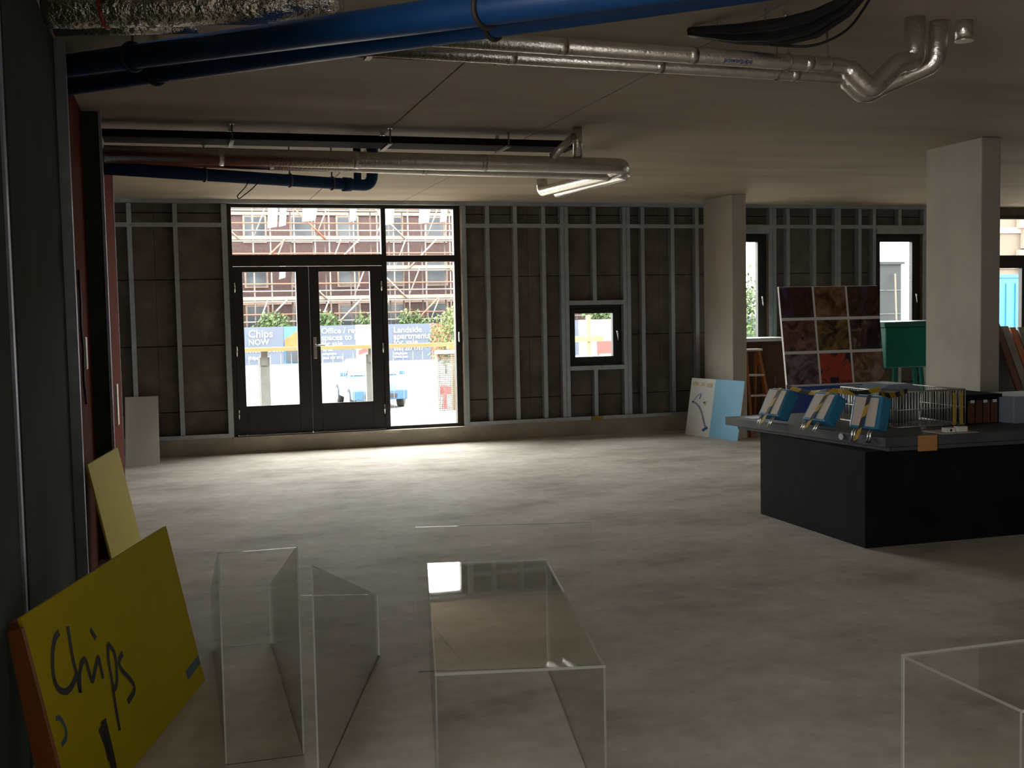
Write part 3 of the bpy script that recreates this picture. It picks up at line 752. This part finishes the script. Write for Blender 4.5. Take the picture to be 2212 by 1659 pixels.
# ================================================================ BLACK PLINTH TABLE AND ITS LOAD
SZ = .73
t_ = thing('black_plinth', (5.7, 7.05, 0), 'large black box plinth with an overhanging dark grey slab top', 'plinth')
MB().box(4.30, 7.2, 6.36, 7.75, 0, .64).build('body', 'black_paint', t_, bevel=.006)
MB().prism([(4.45, 6.32, .64), (7.3, 6.24, .64), (7.3, 7.80, .64), (5.2, 7.84, .64), (5.2, 8.02, .64), (4.25, 8.02, .64)], (0, 0, .025)).build('lower_board', 'slab_grey', t_, bevel=.003)
sl = MB().prism([(4.43, 6.33, .665), (7.3, 6.25, .665), (7.3, 7.80, .665), (5.2, 7.85, .665), (5.2, 8.13, .665), (4.20, 8.13, .665)], (0, 0, .065)).build('slab_top', 'slab_grey', t_, bevel=.004)
MB().obox((4.665, 6.300, .632), (.14, -.004, 0), (0, .012, 0), (0, 0, .103)).build('tan_patch', 'tan_tape', t_)
MB().tube([(4.372, 6.75, .70), (4.366, 6.749, .70)], .022, 14).build('sticker', 'pale_blue', t_)
for x, y in ((5.1, 7.90),):
    MB().box(x, x+.06, y, y+.06, 0, .64).build('support_leg', 'black_paint', t_)

def lamp_panel(label, o, yaw, back):
    o = Vector(o); t_ = thing('panel_case', (o.x, o.y, SZ), label, 'case', 'blue edged cases on the plinth edge')
    uu = Vector((math.cos(R(yaw)), math.sin(R(yaw)), 0)); n = Vector((uu.y, -uu.x, 0))    # n is the cream face's outward side
    tilt = Matrix.Rotation(R(-back), 3, uu); z = tilt @ Vector((0, 0, 1)); nn = tilt @ n
    P = lambda a, h, k=0: o + uu*a + z*h + nn*k
    W_, H_ = .25, .225
    MB().obox(P(0, 0, -.10), uu*W_, nn*.10, z*H_).build('shell', 'case_blue', t_, bevel=.012)
    MB().obox(P(.024, .016, .0), uu*.092, nn*.004, z*(H_-.03)).build('face_panel', 'offwhite', t_)
    MB().obox(P(.142, .016, .0), uu*.080, nn*.004, z*(H_-.03)).build('face_panel', 'offwhite', t_)
    MB().obox(P(.03, H_+.001, -.09), uu*.19, nn*.075, z*.004).build('top_plate', 'pale_blue', t_)
    for a in (.05, .185):
        for k in (.0, .022):
            MB().tube([P(a+k, .005, -.012), P(a+k-.004, -.03, .004), P(a+k-.004, -.095, .006)], .006, 8).build('prong', 'chrome', t_)
    mb = MB(); q = [P(.160, H_+.004, .006), P(.128, H_+.004, .006), P(.088, -.03, .010), P(.120, -.03, .010)]
    mb.add(q, [(0, 1, 2, 3)]); lo = P(.070, -.11, .014)
    mb.add([q[3], q[2], lo, lo+uu*.03], [(0, 1, 2, 3)])
    mb.build('tape_strip', 'hazard_tape', t_)
    return t_
lamp_panel('blue edged case with two cream faces, farthest along the plinth edge', (4.245, 7.68, .785), -82, 28)
lamp_panel('blue edged case with two cream faces between two like it', (4.312, 7.16, .79), -82, 32)
lamp_panel('blue edged case with two cream faces standing upright at the plinth corner', (4.37, 6.66, .775), -76, 13)

# hazard tape trailing over the load
def tape(label, pts, wd=.035):
    q = smooth3(pts); L = [Vector(p)+Vector((0, 0, wd/2)) for p in q]; B = [Vector(p)-Vector((0, 0, wd/2)) for p in q]; n = len(q)
    off = Vector((.0, .0015, 0))
    mb = MB(); mb.add(L+B, [(i, i+1, n+i+1, n+i) for i in range(n-1)])
    return tag(mb.build('hazard_tape', 'hazard_tape', loc=pts[0]), label, 'tape')
def smooth3(pts, n=6):
    P_ = [Vector(p) for p in pts]; P_ = [P_[0]*2-P_[1]]+P_+[P_[-1]*2-P_[-2]]; out = []
    for i in range(1, len(P_)-2):
        for j in range(n):
            t = j/n; a, b, c, d_ = P_[i-1:i+3]
            out.append(.5*((2*b)+(c-a)*t+(2*a-5*b+4*c-d_)*t*t+(3*b-a-3*c+d_)*t**3))
    return out+[P_[-2]]
tape('yellow and black hazard tape strung between the blue edged cases', [(4.42, 7.56, .995), (4.47, 7.30, .965), (4.50, 7.04, .995), (4.65, 6.96, .975), (4.80, 6.93, 1.0)])
tape('yellow and black hazard tape draped along the wire basket', [(4.50, 6.50, 1.0), (4.62, 6.58, .985), (4.75, 6.64, .985), (4.88, 6.717, 1.0)])

# wire basket
t_ = thing('wire_basket', (5.1, 7.1, SZ), 'long wire mesh basket on the plinth', 'basket')
bx0, bx1, by0, by1, bz0, bz1 = 4.80, 5.36, 6.72, 7.42, SZ+.01, .99
def wires(name, segs, r, nn=5, kind=None):
    mb = MB()
    for a, b in segs: mb.tube([a, b], r, nn)
    o = mb.build(name, 'wire', t_)
    if kind: o['kind'] = kind
    return o
for z in (bz0+.005, (bz0+bz1)/2, bz1):
    wires('rim_wire', [((bx0, by0, z), (bx1, by0, z)), ((bx1, by0, z), (bx1, by1, z)), ((bx1, by1, z), (bx0, by1, z)), ((bx0, by1, z), (bx0, by0, z))], .005 if z == bz1 else .0035, 6)
for k in range(24):
    x = bx0+(bx1-bx0)*k/23
    wires('upright_wire', [((x, by0, bz0), (x, by0, bz1))], .0028); wires('upright_wire', [((x, by1, bz0), (x, by1, bz1))], .0028)
for k in range(1, 28):
    y = by0+(by1-by0)*k/28
    wires('upright_wire', [((bx0, y, bz0), (bx0, y, bz1))], .0028); wires('upright_wire', [((bx1, y, bz0), (bx1, y, bz1))], .0028)
wires('base_mesh', [((bx0+(bx1-bx0)*k/12, by0, bz0), (bx0+(bx1-bx0)*k/12, by1, bz0)) for k in range(13)], .0028, 5, 'stuff')
for x in (5.25, 5.31):
    MB().box(x, x+.028, by0-.008, by0-.005, bz0, bz1-.02).build('label_strip', 'mustard', t_)
tag(MB().prism([(4.92, 7.06, .742), (5.22, 7.06, .742), (5.25, 7.06, .98), (5.16, 7.06, 1.02), (4.98, 7.06, 1.02), (4.90, 7.06, .98)], (0, .30, 0)).build('plastic_tub', 'grey_blue_box', loc=(5.07, 7.15, .74), bevel=.01), 'pale grey plastic tub sitting inside the wire basket', 'tub')
# dark cases and boxes right of the basket
t_ = thing('dark_crate', (5.55, 6.9, SZ), 'dark brown slatted crate with pale corner tags on the plinth', 'crate')
MB().box(5.42, 5.69, 6.78, 7.3, SZ+.001, .92).build('body', 'black_paint', t_)
for k in range(4):
    MB().box(5.43+k*.066, 5.475+k*.066, 6.765, 6.78, SZ+.01, .90).build('slat', 'wood_brown', t_)
for x in (5.44, 5.55, 5.63):
    MB().box(x, x+.03, 6.758, 6.765, .885, .905).build('corner_tag', 'pale_blue', t_)
MB().box(5.40, 5.71, 6.76, 7.32, .92, .945).build('lid', 'black_paint', t_, bevel=.003)
tag(MB().box(5.725, 6.3, 6.66, 7.1, SZ+.001, .925).build('storage_box', 'grey_blue_box', loc=(6.0, 6.9, SZ), bevel=.008), 'plain blue grey box standing on the plinth', 'box')
for x, w_, h, lb in ((4.955, .07, .030, 'tiny white carton with a dark mark on the plinth edge'), (5.05, .075, .034, 'tiny white carton with a red end on the plinth edge')):
    t_ = thing('small_carton', (x+.03, 6.42, SZ), lb, 'carton', 'small cartons')
    MB().box(x, x+w_, 6.40, 6.45, SZ, SZ+h).build('carton_body', 'white', t_, bevel=.002)
    if x > 5: MB().box(x+w_, x+w_+.006, 6.402, 6.448, SZ+.002, SZ+h-.002).build('red_end', 'plastic_red', t_)
    else: MB().box(x+.03, x+.045, 6.398, 6.40, SZ+.006, SZ+.022).build('dark_mark', 'marker', t_)
tag(MB().box(4.30, 4.42, 7.85, 8.0, SZ, SZ+.004).build('paper_sheet', 'pale_blue', loc=(4.36, 7.9, SZ)), 'scrap of pale paper lying at the far end of the plinth', 'paper')
tag(MB().box(4.88, 5.16, 6.33, 6.56, SZ+.0005, SZ+.003).build('paper_sheet', 'offwhite', loc=(5.0, 6.44, SZ)), 'sheet of cream paper lying under the small cartons', 'paper')
for c in bpy.data.objects:
    if c.name.startswith('small_carton'): c.location.z += .003

# ================================================================ OUTSIDE
GZ = -1.2
tag(MB().box(-60, 120, 17.2, 130, GZ-.3, GZ).build('ground_outside', 'asphalt'), 'pale road and yard outside', kind='structure')
tag(MB().box(-20, 40, 13.87, 17.2, GZ-.3, .10).build('terrace', 'paving'), 'raised paved terrace outside the doors', kind='structure')
tag(MB().box(-60, 120, 17.2, 17.5, GZ, GZ+.15).build('kerb', 'paving'), 'kerb below the terrace', kind='structure')

def rnd_leaves(mb, c, rad, n, size, flat=1.0):
    for _ in range(n):
        while True:
            p = Vector((random.uniform(-1, 1), random.uniform(-1, 1), random.uniform(-1, 1)))
            if .35 < p.length < 1: break
        p = Vector((p.x*rad[0], p.y*rad[1], p.z*rad[2]))+Vector(c)
        a = Vector((random.gauss(0, 1), random.gauss(0, 1), random.gauss(0, 1))).normalized(); b = a.orthogonal().normalized()
        s = size*random.uniform(.6, 1.3); q = a.cross(b)
        mb.add([p-b*s, p+a.cross(b)*s*.5, p+b*s, p-q*s*.5], [(0, 1, 2, 3)])
    return mb
def tree(name, label, c, rad, n, size, leaf='leaf', group='trees and bushes outside', trunk=True):
    t_ = thing(name, (c[0], c[1], GZ), label, 'tree' if trunk else 'bush', group)
    mb = MB()
    for k in range(5):
        cc = (c[0]+random.uniform(-.4, .4)*rad[0], c[1]+random.uniform(-.4, .4)*rad[1], c[2]+random.uniform(-.35, .35)*rad[2])
        rnd_leaves(mb, cc, tuple(.7*x for x in rad), n//5, size)
    f = mb.build('foliage', leaf, t_); f['kind'] = 'stuff'
    MB().tube([(c[0], c[1], GZ), (c[0]+.05, c[1], c[2])], [.05, .03], 8).build('trunk', 'bark', t_)
    return t_

tr_ = bpy.data.objects['terrace']
for k in range(9):
    MB().box(-20, 40, 13.90+k*.145, 14.035+k*.145, .10, .125).build('deck_board', 'deck_wood', tr_)
# terrace railing
rl = thing('terrace_railing', (1.5, 16.6, .10), 'terrace railing with timber handrail, grey posts and fine wires', 'railing')
MB().box(-1.5, 4.45, 16.55, 16.66, 1.105, 1.16).build('handrail', 'deck_wood', rl)
for x in (-1.1, 1.14, 2.70, 4.3):
    wd_ = .155 if x in (1.14,) else .11
    MB().box(x, x+wd_, 16.66, 16.78, .10, 1.02).build('post', 'post_grey', rl, bevel=.004)
    MB().box(x+.03, x+wd_-.03, 16.64, 16.67, .9, 1.12).build('bracket', 'post_grey', rl)
for k in range(40):
    x = -1.4+k*.15
    if x < 3.7: MB().tube([(x, 16.60, .10), (x, 16.60, 1.105)], .0025, 4).build('wire', 'galv', rl)
# mesh side screen of the terrace
ms = thing('mesh_screen', (4.1, 16.4, .10), 'fine galvanised mesh balustrade panel with a pale cap at the terrace end', 'fence')
mb = MB()
for k in range(34): mb.tube([(3.74+k*.026, 16.42, .14), (3.74+k*.026, 16.42, 1.0)], .005, 4)
for k in range(28): mb.tube([(3.73, 16.425, .15+k*.031), (4.62, 16.425, .15+k*.031)], .005, 4)
o = mb.build('wire_mesh', 'post_grey', ms); o['kind'] = 'stuff'
MB().box(3.70, 4.64, 16.38, 16.46, 1.0, 1.05).build('cap', 'hoard_white', ms)
MB().box(3.70, 3.735, 16.40, 16.44, .10, 1.0).build('post', 'galv', ms); MB().box(4.62, 4.655, 16.40, 16.44, .10, 1.0).build('post', 'galv', ms)
tag(MB().box(4.05, 4.5, 17.0, 17.15, 1.05, 1.10).box(4.1, 4.14, 17.0, 17.1, .10, 1.05).box(4.42, 4.46, 17.0, 17.1, .10, 1.05).build('small_bench', 'deck_wood', loc=(4.3, 17.05, .1)), 'narrow timber ledge beyond the mesh panel', 'ledge')

# hoarding
hd = thing('hoarding', (15, 67.5, GZ), 'long dark blue grey site hoarding with white lettering', 'hoarding')
hx = [-8, 0, 6.1, 7.75, 10.35, 12.05, 15.0, 16.2, 21.5, 24.6, 27.5, 33, 40]
hm = ['hoarding', 'hoarding', 'hoard_blue', 'hoarding', 'hoard_white', 'hoarding', 'hoard_red', 'hoarding', 'hoarding', 'hoard_white', 'hoarding', 'hoarding']
for i, k in enumerate(hm):
    MB().box(hx[i]+.01, hx[i+1]-.01, 67.5+random.uniform(0, .03), 67.6, GZ, 1.02).build('hoarding_panel', k, hd)
def hline(body, x, z, size):
    text('lettering', body, size, frame_mtx((x, 67.46, z), (1, 0, 0), (0, 0, 1)), 'hoard_white', hd, .01)
for b_, x, z, s in (('Chips', 4.05, .42, .62), ('NOW', 4.05, -.02, .45), ('0161 000 0111', 4.05, -.46, .34), ('chips', 4.0, -.88, .30),
                    ('Office / retail /', 8.30, .55, .48), ('spaces to let', 8.30, .15, .48), ('for sale', 8.30, -.20, .42), ('to let', 8.35, -.50, .28), ('telephone', 8.35, -.72, .2), ('0161 237 1717', 8.35, -.98, .2),
                    ('Landside', 12.65, .50, .5), ('apartments', 12.65, .12, .5), ('for sale', 12.65, -.25, .5), ('0161 237 1717', 12.65, -.58, .3), ('telephone', 12.65, -.82, .2), ('island.com', 12.65, -1.02, .2)):
    hline(b_, x, z, s)
MB().prism([(6.15, 67.45, -.2), (7.55, 67.45, -.2), (7.55, 67.45, .9), (6.9, 67.45, .75), (6.15, 67.45, .25)], (0, .04, 0)).build('orange_graphic', 'hoard_orange', hd)
MB().prism([(7.0, 67.41, .0), (7.5, 67.41, .1), (7.55, 67.41, .9), (7.2, 67.41, .85)], (0, .03, 0)).build('white_graphic', 'hoard_white', hd)
MB().box(6.2, 7.6, 67.42, 67.46, -1.1, -.3).build('dark_graphic', 'glass_far', hd)
MB().prism([(10.5, 67.44, -.8), (11.9, 67.44, -.35), (11.9, 67.44, -.05), (10.5, 67.44, -.5)], (0, .04, 0)).build('red_graphic', 'hoard_red', hd)

# brick building
bb = thing('brick_building', (20, 78, GZ), 'dark brick apartment building behind the scaffolding', 'building')
BY = 75.0
MB().box(-6, 33, BY, BY+8, GZ, 10.2).build('facade', 'brick', bb)
MB().box(-6.3, 33.3, BY-.3, BY+8.2, 10.2, 10.6).build('parapet', 'brick_pale', bb)
wmesh = pmesh = None
for fz in (.0, 2.9, 5.8):
    for k in range(18):
        x = -4.6+k*3.0
        if x > 30: continue
        if wmesh is None:
            o = MB().box(0, 1.5, BY-.06, BY, 0, 1.8).build('window', 'brick_pale', bb, ); wmesh = o.data
            p_ = MB().box(.12, 1.38, BY-.10, BY-.06, .12, 1.68).build('pane', 'glass_far', bb); pmesh = p_.data
            bpy.data.objects.remove(o); bpy.data.objects.remove(p_)
        a_ = bpy.data.objects.new('window', wmesh); col.objects.link(a_); a_.parent = bb; a_.location = (x, 0, fz+.6)
        b_ = bpy.data.objects.new('pane', pmesh); col.objects.link(b_); b_.parent = a_
for fz in (2.4, 5.3, 8.2):
    MB().box(-6, 33, BY-.12, BY, fz, fz+.28).build('string_course', 'brick_pale', bb)

# scaffolding
sc = thing('scaffolding', (15, 71.5, GZ), 'tall tube scaffolding with boarded lifts in front of the brick building', 'scaffolding')
stm = MB().tube([(0, 0, GZ), (0, 0, 10.8)], .05, 6).build('standard', ['scaffold_tube'], sc); stdata = stm.data; bpy.data.objects.remove(stm)
xs = [-3+k*1.25+random.uniform(-.3, .3) for k in range(28)]
for x in xs:
    for y in (70.6, 72.0):
        o = bpy.data.objects.new('standard', stdata); col.objects.link(o); o.parent = sc
        o.location = (x+random.uniform(-.1, .1), y, 0)
for lz in (.75, 2.62, 4.48, 6.33, 8.2):
    MB().box(-4, 32.5, 70.65, 71.95, lz-.06, lz+.0).build('board_lift', 'scaffold_board', sc)
    MB().box(-4, 32.5, 70.52, 70.56, lz, lz+.22).build('toe_board', 'scaffold_board', sc)
    for dz, m_ in ((-.10, 'scaffold_tube'), (.55, 'scaffold_tube'), (1.0, 'scaffold_red')):
        MB().tube([(-4, 70.52, lz+dz), (32.5, 70.52, lz+dz)], .042, 6).build('ledger', m_, sc)
for k, x in enumerate(xs[:-2]):
    for j, lz in enumerate((-1.2, .75, 2.62, 4.48, 6.33)):
        if (k*3+j*2) % 4 == 0:
            s = 1 if (k+j) % 2 else -1
            a_ = (x, 70.45, lz) if s > 0 else (x+1.9, 70.45, lz); b_ = (x+1.9, 70.45, lz+1.9) if s > 0 else (x, 70.45, lz+1.9)
            MB().tube([a_, b_], .055, 6).build('brace', 'scaffold_red' if (k+j) % 3 == 0 else 'scaffold_tube', sc)
        if (k+j) % 3 == 1:
            MB().tube([(x, 70.6, lz+.1), (x+.7, 70.45, lz+1.85)], .045, 6).build('raker', 'scaffold_tube', sc)
for x, z0, z1, w_ in ((7.7, 7.4, 8.5, 1.0), (5.6, 7.0, 8.6, .7), (6.3, 7.1, 8.5, .5), (6.2, 3.9, 4.9, .45), (10.6, 7.4, 8.6, .5), (12.7, 7.2, 8.6, .8), (15.0, 7.3, 8.5, .8), (16.4, 7.4, 8.4, .5)):
    MB().prism([(x, 70.35, z0), (x+w_*.8, 70.33, z0+.1), (x+w_, 70.35, z1), (x+.1, 70.35, z1)], (0, .06, 0)).build('debris_sheet', 'tarp', sc)

# planting behind and around the hoarding
for i, x in enumerate([2.4+3.05*k for k in range(9)]):
    tree('shrub', 'green shrub growing behind the dark hoarding', (x, 69.0, .85+.25*(i % 3)), (1.45, .7, .9+.15*(i % 2)), 900, .12, 'leaf', 'shrubs behind the hoarding', False)
tree('willow_bush', 'feathery pale green bush in front of the hoarding', (12.0, 51, .6), (1.1, 1.0, 1.8), 1600, .09, 'leaf_pale', 'trees and bushes outside', False)
tree('tree', 'leafy tree seen through the window by the far pillar', (22.6, 42, 1.5), (1.8, 1.4, 2.4), 2200, .11, 'leaf', 'trees seen through the tall windows')
tree('tree', 'tall yellow green tree beyond the dark grey block', (31.4, 47.5, 1.6), (1.2, 1.3, 2.6), 2200, .11, 'leaf_pale', 'trees seen through the tall windows')
tree('shrub', 'low shrub at the foot of the dark grey block', (28.6, 39, .1), (1.8, .7, .7), 400, .12, 'leaf_pale', 'trees and bushes outside', False)

# dark grey block, blue container, beige building on the right
t_ = thing('grey_building', (27.3, 42, GZ), 'small dark grey flat roofed building seen through the tall window', 'building')
MB().box(25.6, 29.6, 41.2, 45, GZ, 3.3).build('wall', 'grey_block', t_); MB().box(25.5, 29.7, 41.1, 45.1, 3.3, 3.42).build('roof', 'grey_block', t_)
for z in (.2, 1.2, 2.2): MB().box(25.6, 29.6, 41.17, 41.2, z, z+.03).build('cladding_joint', 'glass_far', t_)
tag(MB().tube([(28.3, 39.6, GZ), (29.2, 41.07, 2.9)], .035, 8).build('leaning_pole', 'bark', loc=(28.3, 39.6, GZ)), 'pole leaning against the dark grey building', 'pole')
t_ = thing('shipping_container', (37, 44, GZ), 'bright blue site container outside the far glazed door', 'container')
MB().box(34.5, 40.5, 42, 44.4, GZ+.6, 2.7).build('body', 'container_blue', t_)
for k in range(12): MB().box(34.6+k*.5, 34.82+k*.5, 41.95, 42, GZ+.75, 2.45).build('rib', 'container_blue', t_)
MB().box(34.45, 40.55, 41.92, 44.45, 2.7, 2.85).build('roof_rail', 'container_blue', t_)
MB().box(34.5, 40.5, 42, 44.4, GZ, GZ+.6).build('skid', 'hoard_white', t_)
t_ = thing('beige_building', (53, 57.5, GZ), 'beige panelled building behind the blue container', 'building')
MB().box(46, 60, 56, 59.5, GZ, 12).build('wall', 'beige_clad', t_)
for z in (1.5, 3.6, 5.7, 7.8, 9.9): MB().box(46, 60, 55.9, 56, z, z+.35).build('floor_band', 'brick_pale', t_)
for k in range(10): MB().box(48.2+(k % 2)*.3, 49.0, 55.7, 56, GZ+k*1.2, GZ+1.1+k*1.2).build('quoin', 'brick_pale', t_)
MB().box(49.0, 60, 55.8, 56, GZ, 12).build('brick_bay', 'brick', t_)
# sign seen through the small window
t_ = thing('site_sign', (25, 62, GZ), 'white site sign board with a red graphic on posts', 'sign')
MB().box(23.6, 26.6, 62, 62.1, -.6, .95).build('panel', 'hoard_white', t_)
MB().box(23.7, 25.0, 61.96, 62, -.95, -.2).build('red_graphic', 'hoard_red', t_)
for x in (23.8, 26.3): MB().box(x, x+.1, 62.1, 62.2, GZ, .95).build('post', 'scaffold_board', t_)
t_ = thing('timber_post', (8.6, 23, GZ), 'timber post with a short crosspiece outside the small window', 'post')
MB().box(8.58, 8.66, 23, 23.08, GZ, 1.5).build('upright', 'deck_wood', t_); MB().box(8.2, 8.95, 22.96, 23, .93, 1.05).build('crosspiece', 'deck_wood', t_)
# barriers
for x in (6.2, 7.4):
    t_ = thing('road_barrier', (x, 27, GZ), 'red and white plastic road barrier on the side nearer the blue car' if x < 7 else 'red and white plastic road barrier standing away from the blue car', 'barrier', 'plastic road barriers')
    for k in range(3):
        MB().box(x, x+1.05, 27, 27.08, GZ+.25+k*.28, GZ+.45+k*.28).build('rail', 'plastic_red' if k % 2 == 0 else 'hoard_white', t_)
    for xx in (x+.05, x+.92): MB().box(xx, xx+.08, 26.9, 27.18, GZ, GZ+1.05).build('stand', 'plastic_red', t_)

# car
def car(label, cx, y0, rot):
    t_ = thing('car', (cx, y0+2, GZ), label, 'car')
    prof = [(0, .28), (-.02, .55), (.05, .72), (.25, .80), (1.05, .92), (1.75, 1.38), (2.9, 1.42), (3.6, 1.05), (3.95, .95), (4.0, .35), (3.9, .25)]
    def wd(z): return .82 if z < .95 else .82-.24*(z-.95)/.47
    mb = MB(); n = len(prof)
    mid = [(.0, .28)]
    L = [(cx-wd(z), y0+y, GZ+z) for y, z in prof]; Rr = [(cx+wd(z), y0+y, GZ+z) for y, z in prof]
    mb.add(L+Rr, [tuple(range(n)), tuple(range(2*n-1, n-1, -1))]+[(i, n+i, n+(i+1) % n, (i+1) % n) for i in range(n)])
    bd = mb.build('body', 'car_blue', t_, bevel=.03)
    MB().add([(cx-.72, y0+1.09, GZ+.98), (cx+.72, y0+1.09, GZ+.98), (cx+.58, y0+1.68, GZ+1.37), (cx-.58, y0+1.68, GZ+1.37)], [(0, 1, 2, 3)]).build('windscreen', 'car_glass', bd)
    for s in (-1, 1):
        MB().add([(cx+s*.815, y0+1.3, GZ+.98), (cx+s*.815, y0+3.4, GZ+.98), (cx+s*.60, y0+2.85, GZ+1.37), (cx+s*.60, y0+1.85, GZ+1.37)], [(0, 1, 2, 3)]).build('side_window', 'car_glass', bd)
        MB().box(cx+s*.62-.16, cx+s*.62+.16, y0-.03, y0+.05, GZ+.58, GZ+.72).build('headlight', 'pale_blue', bd, bevel=.02)
        MB().box(cx+s*.92-.08, cx+s*.92+.08, y0+1.25, y0+1.40, GZ+.95, GZ+1.08).build('wing_mirror', 'car_blue', bd, bevel=.02)
        for wy in (.75, 3.25):
            wo = MB().tube([(cx+s*.66, y0+wy, GZ+.30), (cx+s*.84, y0+wy, GZ+.30)], .30, 24).build('wheel', 'tyre', t_)
            MB().tube([(cx+s*.835, y0+wy, GZ+.30), (cx+s*.85, y0+wy, GZ+.30)], .19, 16).build('hub_cap', 'galv', wo)
    MB().box(cx-.5, cx+.5, y0-.03, y0, GZ+.34, GZ+.46).build('grille', 'tyre', bd); MB().box(cx-.26, cx+.26, y0-.045, y0-.03, GZ+.40, GZ+.51).build('number_plate', 'hoard_white', bd)
    return t_
car('blue hatchback car parked in the yard outside the glazed doors', 5.75, 33.0, 0)
